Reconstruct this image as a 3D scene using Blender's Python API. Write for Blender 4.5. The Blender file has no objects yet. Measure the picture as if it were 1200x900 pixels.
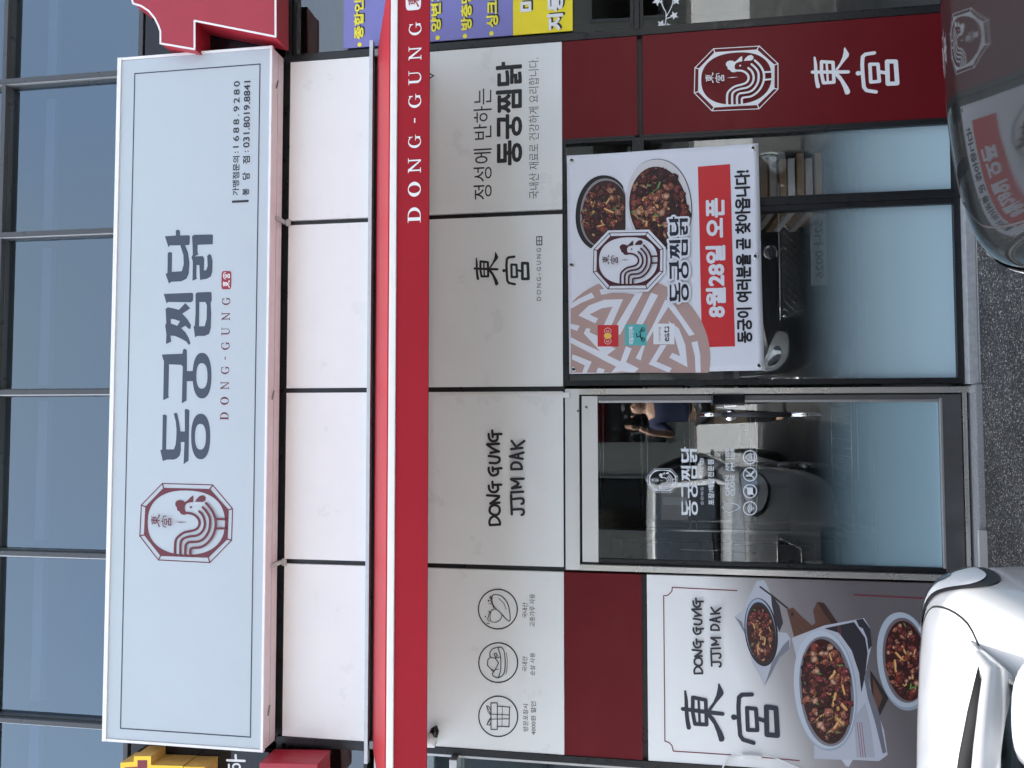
import bpy, bmesh, math, random
from mathutils import Vector, Matrix
from mathutils.geometry import tessellate_polygon
from mathutils.bvhtree import BVHTree
random.seed(7)
sc = bpy.context.scene
COL = sc.collection
# ---------------------------------------------------------------- camera
EYE = Vector((0.0, -4.0, 1.72))
RX = Vector((0.99903703, -0.04325466, -0.00735158))
UP = Vector((7.55630792e-04, -0.150570181, 0.988599034))
FW = Vector((0.04386844, 0.9876526, 0.1503925))
FPX = 874.232
cam_d = bpy.data.cameras.new('camera'); cam = bpy.data.objects.new('camera', cam_d); COL.objects.link(cam)
cam_d.sensor_fit = 'HORIZONTAL'; cam_d.sensor_width = 36; cam_d.lens = FPX/1200*36
cam_d.clip_start = 0.005; cam_d.clip_end = 500
m3 = Matrix((-UP, RX, -FW)).transposed()          # the phone was held sideways: picture left is up
cam.matrix_world = Matrix.Translation(EYE) @ m3.to_4x4()
sc.camera = cam
# ---------------------------------------------------------------- light
SUN_EL, SUN_AZ = 61.0, 50.0        # azimuth measured from +Y (behind the building) towards -X
w = bpy.data.worlds.new('World'); sc.world = w; w.use_nodes = True
nt = w.node_tree; bg = nt.nodes['Background']
sky = nt.nodes.new('ShaderNodeTexSky'); sky.sky_type = 'NISHITA'; sky.sun_disc = False
sky.sun_elevation = math.radians(SUN_EL); sky.sun_rotation = math.radians(-SUN_AZ)
sky.air_density = 1.0; sky.dust_density = 6.0; sky.ozone_density = 0.35
tc = nt.nodes.new('ShaderNodeTexCoord'); cn = nt.nodes.new('ShaderNodeTexNoise'); cn.inputs['Scale'].default_value = 2.2; cn.inputs['Detail'].default_value = 5; cn.inputs['Roughness'].default_value = .42; cn.inputs['Distortion'].default_value = .3
nt.links.new(tc.outputs['Generated'], cn.inputs[0])
cmr_ = nt.nodes.new('ShaderNodeMapRange'); cmr_.inputs[1].default_value = .28; cmr_.inputs[2].default_value = .78; cmr_.inputs[3].default_value = .15; cmr_.inputs[4].default_value = .85
nt.links.new(cn.outputs[0], cmr_.inputs[0])
bwn = nt.nodes.new('ShaderNodeRGBToBW'); nt.links.new(sky.outputs[0], bwn.inputs[0])
clv = nt.nodes.new('ShaderNodeVectorMath'); clv.operation = 'SCALE'; clv.inputs[0].default_value = (1.16, 1.22, 1.27); nt.links.new(bwn.outputs[0], clv.inputs['Scale'])
cmx = nt.nodes.new('ShaderNodeMix'); cmx.data_type = 'RGBA'; nt.links.new(cmr_.outputs[0], cmx.inputs[0]); nt.links.new(sky.outputs[0], cmx.inputs[6]); nt.links.new(clv.outputs[0], cmx.inputs[7])
nt.links.new(cmx.outputs[2], bg.inputs[0]); bg.inputs[1].default_value = 0.15
sd = bpy.data.lights.new('sun', 'SUN'); sd.energy = 2.7; sd.angle = math.radians(0.5); sd.color = (1, .965, .915)
so = bpy.data.objects.new('sun', sd); COL.objects.link(so)
a, e = math.radians(SUN_AZ), math.radians(SUN_EL)
sdir = Vector((-math.sin(a)*math.cos(e), math.cos(a)*math.cos(e), math.sin(e)))
so.rotation_euler = sdir.to_track_quat('Z', 'Y').to_euler()
sc.view_settings.view_transform = 'Standard'; sc.view_settings.look = 'None'
sc.view_settings.gamma = 1; sc.view_settings.exposure = 2.18
sc.render.engine = 'CYCLES'
sc.cycles.max_bounces = 8; sc.cycles.transparent_max_bounces = 12; sc.cycles.glossy_bounces = 5

# ---------------------------------------------------------------- helpers
def at(px, py, Y=0.0):
    d = RX*(450-py) - UP*(px-600) + FW*FPX
    t = (Y-EYE.y)/d.y
    return (EYE.x+d.x*t, EYE.z+d.z*t)
def lin(r, g, b):
    f = lambda c: (c/255/12.92) if c/255 <= .04045 else ((c/255+.055)/1.055)**2.4
    return (f(r), f(g), f(b), 1)
def tag(o, label=None, cat=None, group=None, kind=None):
    if label: o['label'] = label
    if cat: o['category'] = cat
    if group: o['group'] = group
    if kind: o['kind'] = kind
    return o
def empty(name, loc, label, cat, group=None, rz=0):
    o = bpy.data.objects.new(name, None); COL.objects.link(o); o.location = loc; o.rotation_euler[2] = rz
    o.empty_display_size = .1
    return tag(o, label, cat, group)
def link(name, me, mat, parent=None, smooth=False):
    if mat is not None:
        for m in (mat if isinstance(mat, (list, tuple)) else [mat]): me.materials.append(m)
    o = bpy.data.objects.new(name, me); COL.objects.link(o)
    if parent is not None:
        o.parent = parent
        o.matrix_parent_inverse = world_of(parent).inverted()
    if smooth:
        me.polygons.foreach_set('use_smooth', [True]*len(me.polygons))
    return o
def world_of(o):
    m = Matrix.LocRotScale(o.location, o.rotation_euler, o.scale)
    if o.parent: m = world_of(o.parent) @ o.matrix_parent_inverse @ m
    return m
class MB:
    def __init__(s): s.v = []; s.f = []; s.mi = []; s.cur = 0
    def quad(s, *p):
        n = len(s.v); s.v += [tuple(q) for q in p]; s.f.append(tuple(range(n, n+len(p)))); s.mi.append(s.cur)
    def box(s, x0, x1, y0, y1, z0, z1):
        n = len(s.v)
        s.v += [(x, y, z) for z in (z0, z1) for y in (y0, y1) for x in (x0, x1)]
        for f in ((0,2,3,1), (4,5,7,6), (0,1,5,4), (2,6,7,3), (0,4,6,2), (1,3,7,5)):
            s.f.append(tuple(n+i for i in f)); s.mi.append(s.cur)
        return s
    def tube(s, pts, r, seg=8, cap=True, closed=False):
        pts = [Vector(p) for p in pts]; k = len(pts); n0 = len(s.v)
        rs = r if isinstance(r, (list, tuple)) else [r]*k
        ref = None
        for i, p in enumerate(pts):
            t = (pts[(i+1) % k] - pts[i-1]) if closed else (pts[min(i+1, k-1)] - pts[max(i-1, 0)])
            t.normalize()
            if ref is None: ref = Vector((0, 0, 1)) if abs(t.z) < .9 else Vector((1, 0, 0))
            a_ = t.cross(ref).normalized(); b_ = a_.cross(t); ref = b_
            for j in range(seg):
                an = 2*math.pi*j/seg
                s.v.append(tuple(p + a_*math.cos(an)*rs[i] + b_*math.sin(an)*rs[i]))
        for i in range(k if closed else k-1):
            for j in range(seg):
                q = (i+1) % k
                s.f.append((n0+i*seg+j, n0+i*seg+(j+1) % seg, n0+q*seg+(j+1) % seg, n0+q*seg+j)); s.mi.append(s.cur)
        if cap and not closed:
            s.f.append(tuple(n0+j for j in reversed(range(seg)))); s.mi.append(s.cur)
            s.f.append(tuple(n0+(k-1)*seg+j for j in range(seg))); s.mi.append(s.cur)
        return s
    def prism(s, loop, y0, y1):                    # loop of (x, z), extruded along y (y0 = front)
        n = len(s.v); k = len(loop)
        s.v += [(x, y0, z) for x, z in loop] + [(x, y1, z) for x, z in loop]
        tris = tessellate_polygon([[Vector((x, z, 0)) for x, z in loop]])
        for t in tris:
            s.f.append(tuple(n+i for i in t)); s.f.append(tuple(n+k+i for i in reversed(t))); s.mi += [s.cur]*2
        for i in range(k):
            j = (i+1) % k
            s.f.append((n+i, n+k+i, n+k+j, n+j)); s.mi.append(s.cur)
        return s
    def build(s, name, mat, parent=None, smooth=False, bevel=0, fix=True):
        me = bpy.data.meshes.new(name); me.from_pydata(s.v, [], s.f)
        me.polygons.foreach_set('material_index', s.mi)
        bm = bmesh.new(); bm.from_mesh(me)
        if fix: bmesh.ops.recalc_face_normals(bm, faces=bm.faces)
        if bevel:
            bmesh.ops.bevel(bm, geom=[x for x in bm.edges if x.calc_face_angle(0) > .6], offset=bevel, segments=2, affect='EDGES', profile=.6)
        bm.to_mesh(me); bm.free()
        o = link(name, me, mat, parent, smooth)
        return o
def boxo(name, x0, x1, y0, y1, z0, z1, mat, parent=None, bevel=.0015):
    x0, x1 = min(x0, x1), max(x0, x1); z0, z1 = min(z0, z1), max(z0, z1); y0, y1 = min(y0, y1), max(y0, y1)
    return MB().box(x0, x1, y0, y1, z0, z1).build(name, mat, parent, bevel=bevel)

# ---------------------------------------------------------------- materials
def mat(name, col, rough=.5, metal=0, spec=.5, noise=0, nscale=8, bump=0, bscale=60, coat=0, emit=None, rvar=0, stretch=None):
    m = bpy.data.materials.new(name); m.use_nodes = True; t = m.node_tree; b = t.nodes['Principled BSDF']
    b.inputs['Base Color'].default_value = col; b.inputs['Roughness'].default_value = rough
    b.inputs['Metallic'].default_value = metal; b.inputs['Specular IOR Level'].default_value = spec
    b.inputs['Coat Weight'].default_value = coat; b.inputs['Coat Roughness'].default_value = .03
    g = t.nodes.new('ShaderNodeNewGeometry'); mp = t.nodes.new('ShaderNodeMapping')
    t.links.new(g.outputs['Position'], mp.inputs[0])
    if stretch: mp.inputs['Scale'].default_value = stretch
    if noise or rvar:
        n = t.nodes.new('ShaderNodeTexNoise'); n.inputs['Scale'].default_value = nscale; n.inputs['Detail'].default_value = 6
        n.inputs['Roughness'].default_value = .65
        t.links.new(mp.outputs[0], n.inputs[0])
        if noise:
            r = t.nodes.new('ShaderNodeMapRange'); r.inputs[3].default_value = 1-noise; r.inputs[4].default_value = 1+noise*.6
            r.inputs[1].default_value = .3; r.inputs[2].default_value = .7
            t.links.new(n.outputs[0], r.inputs[0])
            v = t.nodes.new('ShaderNodeVectorMath'); v.operation = 'SCALE'; v.inputs[0].default_value = col[:3]
            t.links.new(r.outputs[0], v.inputs['Scale']); t.links.new(v.outputs[0], b.inputs['Base Color'])
        if rvar:
            r2 = t.nodes.new('ShaderNodeMapRange'); r2.inputs[3].default_value = max(.02, rough-rvar); r2.inputs[4].default_value = rough+rvar
            r2.inputs[1].default_value = .35; r2.inputs[2].default_value = .65
            t.links.new(n.outputs[0], r2.inputs[0]); t.links.new(r2.outputs[0], b.inputs['Roughness'])
    if bump:
        n = t.nodes.new('ShaderNodeTexNoise'); n.inputs['Scale'].default_value = bscale; n.inputs['Detail'].default_value = 4
        t.links.new(mp.outputs[0], n.inputs[0])
        bp = t.nodes.new('ShaderNodeBump'); bp.inputs['Strength'].default_value = bump; bp.inputs['Distance'].default_value = .01
        t.links.new(n.outputs[0], bp.inputs['Height']); t.links.new(bp.outputs[0], b.inputs['Normal'])
    return m
M = {}
M['white'] = mat('white_panel', (.78, .81, .81, 1), .32, noise=.03, nscale=3, rvar=.06, bump=.012, bscale=2.5)
M['signface'] = mat('sign_face_film', (.425, .485, .535, 1), .42, noise=.02, nscale=2, bump=.01, bscale=1.5)
M['signside'] = mat('sign_side_paint', (.74, .745, .76, 1), .45, noise=.05, nscale=14)
M['maroon'] = mat('maroon_panel', lin(100, 17, 25), .36, spec=.25, noise=.04, nscale=4, rvar=.05, bump=.01, bscale=2)
M['black'] = mat('black_frame', (.012, .013, .015, 1), .35, rvar=.1, nscale=20)
M['grey'] = mat('dark_grey_frame', (.05, .055, .06, 1), .35, rvar=.1, nscale=10)
M['alu'] = mat('aluminium', (.55, .55, .55, 1), .38, metal=.8, noise=.08, nscale=20)
M['steel'] = mat('brushed_steel', (.72, .70, .66, 1), .28, metal=.8, noise=.02, nscale=2, rvar=.03)
M['steelh'] = mat('brushed_steel_rail', (.72, .72, .70, 1), .36, metal=.55, noise=.03, nscale=2, rvar=.03)
M['darksteel'] = mat('dark_steel', (.20, .20, .205, 1), .38, metal=.8, noise=.1, nscale=6, rvar=.06)
M['chrome'] = mat('chrome', (.8, .8, .8, 1), .08, metal=1)
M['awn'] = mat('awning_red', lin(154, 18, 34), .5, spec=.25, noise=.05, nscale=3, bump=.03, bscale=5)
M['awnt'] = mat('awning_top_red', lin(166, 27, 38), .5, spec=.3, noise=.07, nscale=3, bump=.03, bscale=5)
M['trim'] = mat('white_trim', (.78, .78, .76, 1), .45, noise=.04, nscale=10)
M['redsign'] = mat('red_sign_paint', lin(158, 38, 54), .4, noise=.05, nscale=6)
M['yellow'] = mat('yellow_sign_paint', lin(232, 190, 40), .45, noise=.05, nscale=10)
M['tan'] = mat('gold_sign_side', lin(190, 150, 80), .45, noise=.12, nscale=20)
M['granite'] = mat('granite', (.28, .285, .29, 1), .6, noise=.45, nscale=170, bump=.2, bscale=200)
M['cement'] = mat('cement_sill', (.36, .37, .375, 1), .7, noise=.2, nscale=25, bump=.1, bscale=80)
M['plastic'] = mat('white_plastic', (.75, .75, .74, 1), .35)
M['blackplastic'] = mat('black_plastic', (.015, .015, .017, 1), .4)
M['gloss'] = mat('black_gloss', (.006, .007, .009, 1), .06)
M['rubber'] = mat('rubber', (.02, .02, .02, 1), .8, bump=.2, bscale=80)

# flat print: colour comes from the ink (one colour per printed patch)
def print_mat(name, rough=.38, bump=0, bscale=3):
    m = mat(name, (.5, .5, .5, 1), rough, bump=bump, bscale=bscale); t = m.node_tree
    a_ = t.nodes.new('ShaderNodeAttribute'); a_.attribute_name = 'ink'
    t.links.new(a_.outputs['Color'], t.nodes['Principled BSDF'].inputs['Base Color'])
    return m
M['print'] = print_mat('printed_ink'); M['clothprint'] = print_mat('printed_cloth_ink', .45, .25, 5)
M['cloth'] = mat('banner_cloth', (.70, .72, .78, 1), .45, bump=.25, bscale=5, noise=.02, nscale=5)

def glass(name, tint, base_refl, rough=0.0, wob=.02, wscale=1.2, rc=(.9, .95, .97, 1)):
    m = bpy.data.materials.new(name); m.use_nodes = True; t = m.node_tree; t.nodes.clear()
    out = t.nodes.new('ShaderNodeOutputMaterial'); mx = t.nodes.new('ShaderNodeMixShader')
    tr = t.nodes.new('ShaderNodeBsdfTransparent'); tr.inputs[0].default_value = tint
    gl = t.nodes.new('ShaderNodeBsdfGlossy'); gl.inputs['Roughness'].default_value = rough
    gl.inputs['Color'].default_value = rc
    lw = t.nodes.new('ShaderNodeFresnel'); lw.inputs[0].default_value = 1.5
    ad = t.nodes.new('ShaderNodeMath'); ad.operation = 'ADD'; ad.inputs[1].default_value = base_refl; ad.use_clamp = True
    n = t.nodes.new('ShaderNodeTexNoise'); n.inputs['Scale'].default_value = wscale; n.inputs['Detail'].default_value = 2
    g = t.nodes.new('ShaderNodeNewGeometry'); t.links.new(g.outputs['Position'], n.inputs[0])
    bp = t.nodes.new('ShaderNodeBump'); bp.inputs['Strength'].default_value = wob; bp.inputs['Distance'].default_value = .1
    t.links.new(n.outputs[0], bp.inputs['Height']); t.links.new(bp.outputs[0], gl.inputs['Normal'])
    inv = t.nodes.new('ShaderNodeMath'); inv.operation = 'SUBTRACT'; inv.inputs[0].default_value = 1; t.links.new(g.outputs['Backfacing'], inv.inputs[1])
    ml = t.nodes.new('ShaderNodeMath'); ml.operation = 'MULTIPLY'; t.links.new(ad.outputs[0], ml.inputs[0]); t.links.new(inv.outputs[0], ml.inputs[1])
    t.links.new(lw.outputs[0], ad.inputs[0]); t.links.new(ml.outputs[0], mx.inputs[0])
    t.links.new(tr.outputs[0], mx.inputs[1]); t.links.new(gl.outputs[0], mx.inputs[2]); t.links.new(mx.outputs[0], out.inputs[0])
    return m
M['upglass'] = glass('mirror_tint_glass', (.55, .60, .64, 1), .165, .02, .02, 1.2, (.66, .84, .98, 1))
M['shopglass'] = glass('shop_glass', (.985, .992, .992, 1), .10, 0, .012)
M['doorglass'] = glass('door_glass', (.975, .985, .98, 1), .12, 0, .006)
M['carglass'] = glass('car_glass', (.10, .12, .13, 1), .06)
M['lens'] = glass('lamp_lens', (.93, .95, .96, 1), -.05)

def film_mat(name, z_hi, z_lo, col):
    """printed frost film whose dots thin out towards its top edge"""
    m = bpy.data.materials.new(name); m.use_nodes = True; t = m.node_tree; b = t.nodes['Principled BSDF']
    b.inputs['Base Color'].default_value = col; b.inputs['Roughness'].default_value = .5; b.inputs['Coat Weight'].default_value = 1; b.inputs['Coat Roughness'].default_value = .015; b.inputs['Coat IOR'].default_value = 1.6
    out = t.nodes['Material Output']; mx = t.nodes.new('ShaderNodeMixShader'); tr = t.nodes.new('ShaderNodeBsdfTransparent')
    g = t.nodes.new('ShaderNodeNewGeometry'); s = t.nodes.new('ShaderNodeSeparateXYZ'); r = t.nodes.new('ShaderNodeMapRange')
    r.inputs[1].default_value = z_lo; r.inputs[2].default_value = z_hi; r.interpolation_type = 'SMOOTHSTEP'
    r.inputs[3].default_value = .97; r.inputs[4].default_value = 0
    t.links.new(g.outputs['Position'], s.inputs[0]); t.links.new(s.outputs[2], r.inputs[0]); t.links.new(r.outputs[0], mx.inputs[0])
    t.links.new(tr.outputs[0], mx.inputs[1]); t.links.new(b.outputs[0], mx.inputs[2]); t.links.new(mx.outputs[0], out.inputs[0])
    return m

# ---------------------------------------------------------------- flat print
def catmull(pts, n=5, closed=False):
    out = []; k = len(pts)
    P = lambda i: pts[i % k] if closed else pts[max(0, min(k-1, i))]
    for i in range(k if closed else k-1):
        p0, p1, p2, p3 = P(i-1), P(i), P(i+1), P(i+2)
        for j in range(n):
            u = j/n
            out.append(tuple(.5*((2*b_)+(-a_+c)*u+(2*a_-5*b_+4*c-d)*u*u+(-a_+3*b_-3*c+d)*u**3) for a_, b_, c, d in zip(p0, p1, p2, p3)))
    if not closed: out.append(tuple(pts[-1]))
    return out
def stroke(pts, wd, closed=False, smooth=False, cap=True):
    """outline pieces of a pen stroke; wd a number or one width per point"""
    ws = list(wd) if isinstance(wd, (list, tuple)) else [wd]*len(pts)
    if smooth:
        q = catmull([(p[0], p[1], w_) for p, w_ in zip(pts, ws)], 5, closed); pts = [(a_[0], a_[1]) for a_ in q]; ws = [a_[2] for a_ in q]
    P = []; k = len(pts)
    for i in range(k if closed else k-1):
        (x0, y0), (x1, y1) = pts[i], pts[(i+1) % k]; w0, w1 = ws[i]/2, ws[(i+1) % k]/2
        L = math.hypot(x1-x0, y1-y0) or 1e-9; nx, ny = -(y1-y0)/L, (x1-x0)/L
        P.append([[(x0+nx*w0, y0+ny*w0), (x1+nx*w1, y1+ny*w1), (x1-nx*w1, y1-ny*w1), (x0-nx*w0, y0-ny*w0)]])
    rng = range(k) if (cap or closed) else range(1, k-1)
    for i in rng:
        P.append([[(pts[i][0]+ws[i]/2*math.cos(t*math.pi/5), pts[i][1]+ws[i]/2*math.sin(t*math.pi/5)) for t in range(10)]])
    return P
def ell(cx, cy, rx, ry, n=28, ex=2.0, rot=0):
    o = []
    for i in range(n):
        t = 2*math.pi*i/n; c, s = math.cos(t), math.sin(t)
        x = rx*abs(c)**(2/ex)*(1 if c >= 0 else -1); y = ry*abs(s)**(2/ex)*(1 if s >= 0 else -1)
        o.append((cx+x*math.cos(rot)-y*math.sin(rot), cy+x*math.sin(rot)+y*math.cos(rot)))
    return o
def bbox(polys):
    xs = [p[0] for P in polys for l in P for p in l]; ys = [p[1] for P in polys for l in P for p in l]
    return min(xs), max(xs), min(ys), max(ys)
def fit(polys, box):
    a0, a1, b0, b1 = bbox(polys); x0, x1, z0, z1 = box
    return [[[(x0+(p[0]-a0)/(a1-a0)*(x1-x0), z0+(p[1]-b0)/(b1-b0)*(z1-z0)) for p in l] for l in P] for P in polys]
def frame(polys, fx, fy, s, Y=0):
    """zoomed-photo measurements -> metres on the wall plane"""
    return [[[at(fx+p[0]/s, fy+p[1]/s, Y) for p in l] for l in P] for P in polys]
def turn(polys):      # (image x, image y) drawing -> upright drawing (x right, z up)
    return [[[(-p[1], -p[0]) for p in l] for l in P] for P in polys]
def pbox(x0, y0, x1, y1, Y=0):
    """photo pixels (x0,y0)-(x1,y1) -> upright box on plane Y: xmin,xmax,zmin,zmax"""
    c = [at(x, y, Y) for x in (x0, x1) for y in (y0, y1)]
    return ((c[1][0]+c[3][0])/2, (c[0][0]+c[2][0])/2, (c[2][1]+c[3][1])/2, (c[0][1]+c[1][1])/2)
class Ink:
    def __init__(s, step=2e-5): s.v = []; s.f = []; s.c = []; s.q = []; s.g = 0; s.k = 0; s.step = step
    def new(s): s.g += 1; return s
    def add(s, polys, col):
        for P in polys:
            s.k += 1; dy = -s.k*s.step
            flat = [p for l in P for p in l]; n = len(s.v)
            s.v += [(x, dy, z) for x, z in flat]
            for t in tessellate_polygon([[Vector((p[0], p[1], 0)) for p in l] for l in P]):
                a_, b_, c = (Vector(s.v[n+i]) for i in t)
                nn = (b_-a_).cross(c-a_)
                if nn.length < 1e-14: continue
                s.f.append(tuple(n+i for i in (t if nn.y < 0 else reversed(t)))); s.c.append(col); s.q.append(s.g)
        return s
    def mesh(s, me_data, box, col, bold=0, same=False):       # a text mesh (already flat, local xy) fitted to a box
        if not same: s.g += 1
        vs, fs = me_data; xs = [p[0] for p in vs]; ys = [p[1] for p in vs]
        a0, a1, b0, b1 = min(xs), max(xs), min(ys), max(ys); x0, x1, z0, z1 = box
        e_ = bold*(z1-z0); x0 += e_; x1 -= e_; z0 += e_; z1 -= e_
        for i in range(8 if bold else 1):
            ox, oz = (e_*math.cos(i*math.pi/4), e_*math.sin(i*math.pi/4)) if bold else (0, 0)
            s.k += 1; dy = -s.k*s.step; n = len(s.v)
            s.v += [(ox+x0+(p[0]-a0)/(a1-a0)*(x1-x0), dy, oz+z0+(p[1]-b0)/max(b1-b0, 1e-6)*(z1-z0)) for p in vs]
            for f in fs: s.f.append(tuple(n+i for i in f)); s.c.append(col); s.q.append(s.g)
        return s
    def build(s, name, parent, Y, m='print', label=None):
        o = None; s.objs = []
        for g_ in sorted(set(s.q)):
            ids = [i for i, q in enumerate(s.q) if q == g_]; mp_ = {}
            for i in ids:
                for v in s.f[i]: mp_.setdefault(v, len(mp_))
            me = bpy.data.meshes.new(name); me.from_pydata([(s.v[v][0], s.v[v][1]+Y, s.v[v][2]) for v in mp_], [], [tuple(mp_[v] for v in s.f[i]) for i in ids])
            at_ = me.attributes.new('ink', 'FLOAT_COLOR', 'CORNER'); buf = []
            for i in ids: buf += list(s.c[i])*len(s.f[i])
            at_.data.foreach_set('color', buf)
            o = link(name, me, M[m], parent); tag(o, label); s.objs.append(o)
        return o
def text_data(st, bold=0.0, space=1.0):
    cu = bpy.data.curves.new('t', 'FONT'); cu.body = st; cu.offset = bold; cu.space_character = space
    cu.resolution_u = 3; cu.fill_mode = 'FRONT'
    ob = bpy.data.objects.new('t', cu); me = bpy.data.meshes.new_from_object(ob)
    r = ([(v.co.x, v.co.y) for v in me.vertices], [tuple(p.vertices) for p in me.polygons])
    bpy.data.objects.remove(ob); bpy.data.curves.remove(cu); bpy.data.meshes.remove(me)
    return r
NAVY = lin(44, 50, 66); INKB = lin(28, 26, 30); WINE = lin(96, 32, 44); WHITE = (.78, .79, .80, 1)

# ---- lettering shapes measured from the photograph (image orientation)
def g_dong():
    A = (150, 420, 6.425); B = (150, 260, 5.625)
    P = []
    P += frame([[[(262,425),(280,422),(293,432),(290,500),(287,685),(345,685),(358,650),(363,600),(365,540),(360,480),(345,417),(357,409),(370,413),(385,480),(395,550),(428,550),(427,385),(440,380),(462,390),(460,500),(455,770),(418,797),(425,630),(397,630),(398,690),(390,730),(370,752),(345,762),(295,762),(262,773),(243,690),(257,686)]]], *A)
    P += frame([[ell(547,588,72,172,32,2.3), ell(545,590,41,97,28,2.4)]], *A)
    P += frame([[[(255,-28),(275,-30),(410,-35),(414,-66),(428,-74),(443,-62),(443,95),(490,95),(490,172),(443,172),(440,318),(405,338),(412,60),(398,48),(308,45),(303,285),(310,293),(265,315),(270,20),(262,0)]]], *A)
    P += frame([[ell(557,130,71,172,32,2.3), ell(556,132,42,96,28,2.4)]], *A)
    P += frame([[[(235,475),(425,467),(430,480),(428,520),(415,530),(262,528),(255,540)]]], *B)
    P += frame([[[(445,475),(455,465),(545,462),(551,470),(551,520),(544,530),(548,600),(545,700),(535,738),(505,752),(455,752),(442,762),(432,690),(440,686),(445,600)], [(470,528),(510,528),(520,550),(518,640),(505,688),(468,688)]]], *B)
    P += frame([[[(247,575),(262,563),(300,570),(335,580),(378,535),(410,570),(358,605),(390,640),(415,680),(412,705),(400,705),(378,685),(350,700),(380,730),(400,765),(412,800),(400,812),(385,790),(350,770),(310,752),(280,750),(285,790),(250,805),(253,740),(245,685),(252,665),(250,620)], [(282,640),(305,642),(343,655),(325,685),(283,670)]]], *B)
    P += frame([[[(262,205),(275,198),(290,203),(288,330),(355,325),(367,280),(365,220),(345,155),(275,155),(267,168),(243,95),(315,90),(315,58),(327,50),(342,58),(343,90),(400,88),(408,95),(405,150),(375,155),(395,200),(405,270),(400,340),(385,375),(350,392),(285,395),(270,408),(248,345),(260,335)]]], *B)
    P += frame([[[(422,95),(435,85),(555,83),(560,92),(557,148),(480,150),(459,152),(458,195),(463,215),(440,228),(493,225),(502,240),(500,320),(515,318),(525,290),(522,225),(535,212),(548,220),(557,260),(555,330),(545,360),(520,375),(475,383),(470,285),(452,285),(450,365),(455,375),(425,388),(427,260),(418,235),(427,215),(425,150)]]], *B)
    return P
def g_palace():
    P = stroke([(125,160),(135,250),(138,360),(145,460),(160,550)], [24,38,42,45,50], smooth=True)
    P += stroke([(97,353),(200,360),(350,372),(530,382)], [44,42,46,44])
    P += stroke([(208,222),(348,242),(352,380),(355,508),(228,508),(205,380)], 42, closed=True)
    P += stroke([(270,235),(276,370),(280,505)], 28)
    P += [[[(370,345),(430,260),(465,180),(480,110),(485,60),(497,52),(545,145),(540,175),(470,260),(405,350)]]]
    P += [[[(370,385),(405,395),(440,430),(480,500),(525,580),(548,640),(540,672),(510,684),(488,675),(465,590),(430,500),(375,425)]]]
    P += stroke([(650,410),(700,410)], [62,30])
    P += stroke([(848,155),(740,165),(708,195),(700,300),(705,450),(715,600),(745,645),(858,672)], 46)
    P += stroke([(792,302),(888,308),(900,535),(798,538)], 44, closed=True)
    P += stroke([(905,410),(985,432)], 44)
    P += stroke([(998,280),(1100,288),(1112,578),(1000,576)], 54, closed=True)
    return P
def g_logo():
    O = [(300,60),(805,68),(1005,300),(1000,610),(790,835),(275,825),(80,590),(90,280)]
    I = [(312,103),(780,108),(968,310),(962,600),(775,788),(295,785),(122,580),(130,295)]
    P = stroke(O, 10, closed=True)
    P += [[I, ell(545,445,387,318,48,2.35)]]
    for o, i in zip(O, I): P += stroke([o, i], 12)
    P += [[[(435,250),(450,230),(480,220),(515,228),(530,242),(560,222),(590,190),(615,175),(615,240),(585,245),(550,255),(533,280),(530,310),(540,335),(555,352),(540,368),(520,370),(490,360),(480,340),(455,325),(452,300),(435,275)]]]
    P += [[[(632,238),(650,205),(680,178),(715,170),(738,190),(738,220),(715,238)]]]
    P += [[ell(592,292,11,11,12)]]
    for L in ([(545,350),(600,356),(640,375),(672,410),(682,450),(670,490),(640,515),(590,530),(530,545),(480,580),(450,620),(442,680),(442,770)],
              [(680,332),(715,370),(735,430),(732,490),(705,540),(660,570),(600,580),(545,595),(510,620),(498,660),(498,770)],
              [(715,290),(755,335),(785,390),(790,450),(780,520),(740,590),(690,625),(630,635),(580,640),(555,665),(550,700),(550,770)],
              [(750,248),(795,300),(830,360),(848,430),(842,510),(810,590),(760,650),(700,685),(640,692),(605,705),(603,770)]):
        P += stroke(L, 24, smooth=True)
    P += stroke([(845,402),(942,402)], 22) + stroke([(845,495),(942,492)], 22)
    P += [[[(440,440),(500,435),(570,440),(500,446)]]]
    k = g_palace(); b = bbox(k)
    P += [[[(200+(p[0]-b[0])/(b[1]-b[0])*212, 360+(p[1]-b[2])/(b[3]-b[2])*137) for p in l] for l in Q] for Q in k]
    return P
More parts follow.
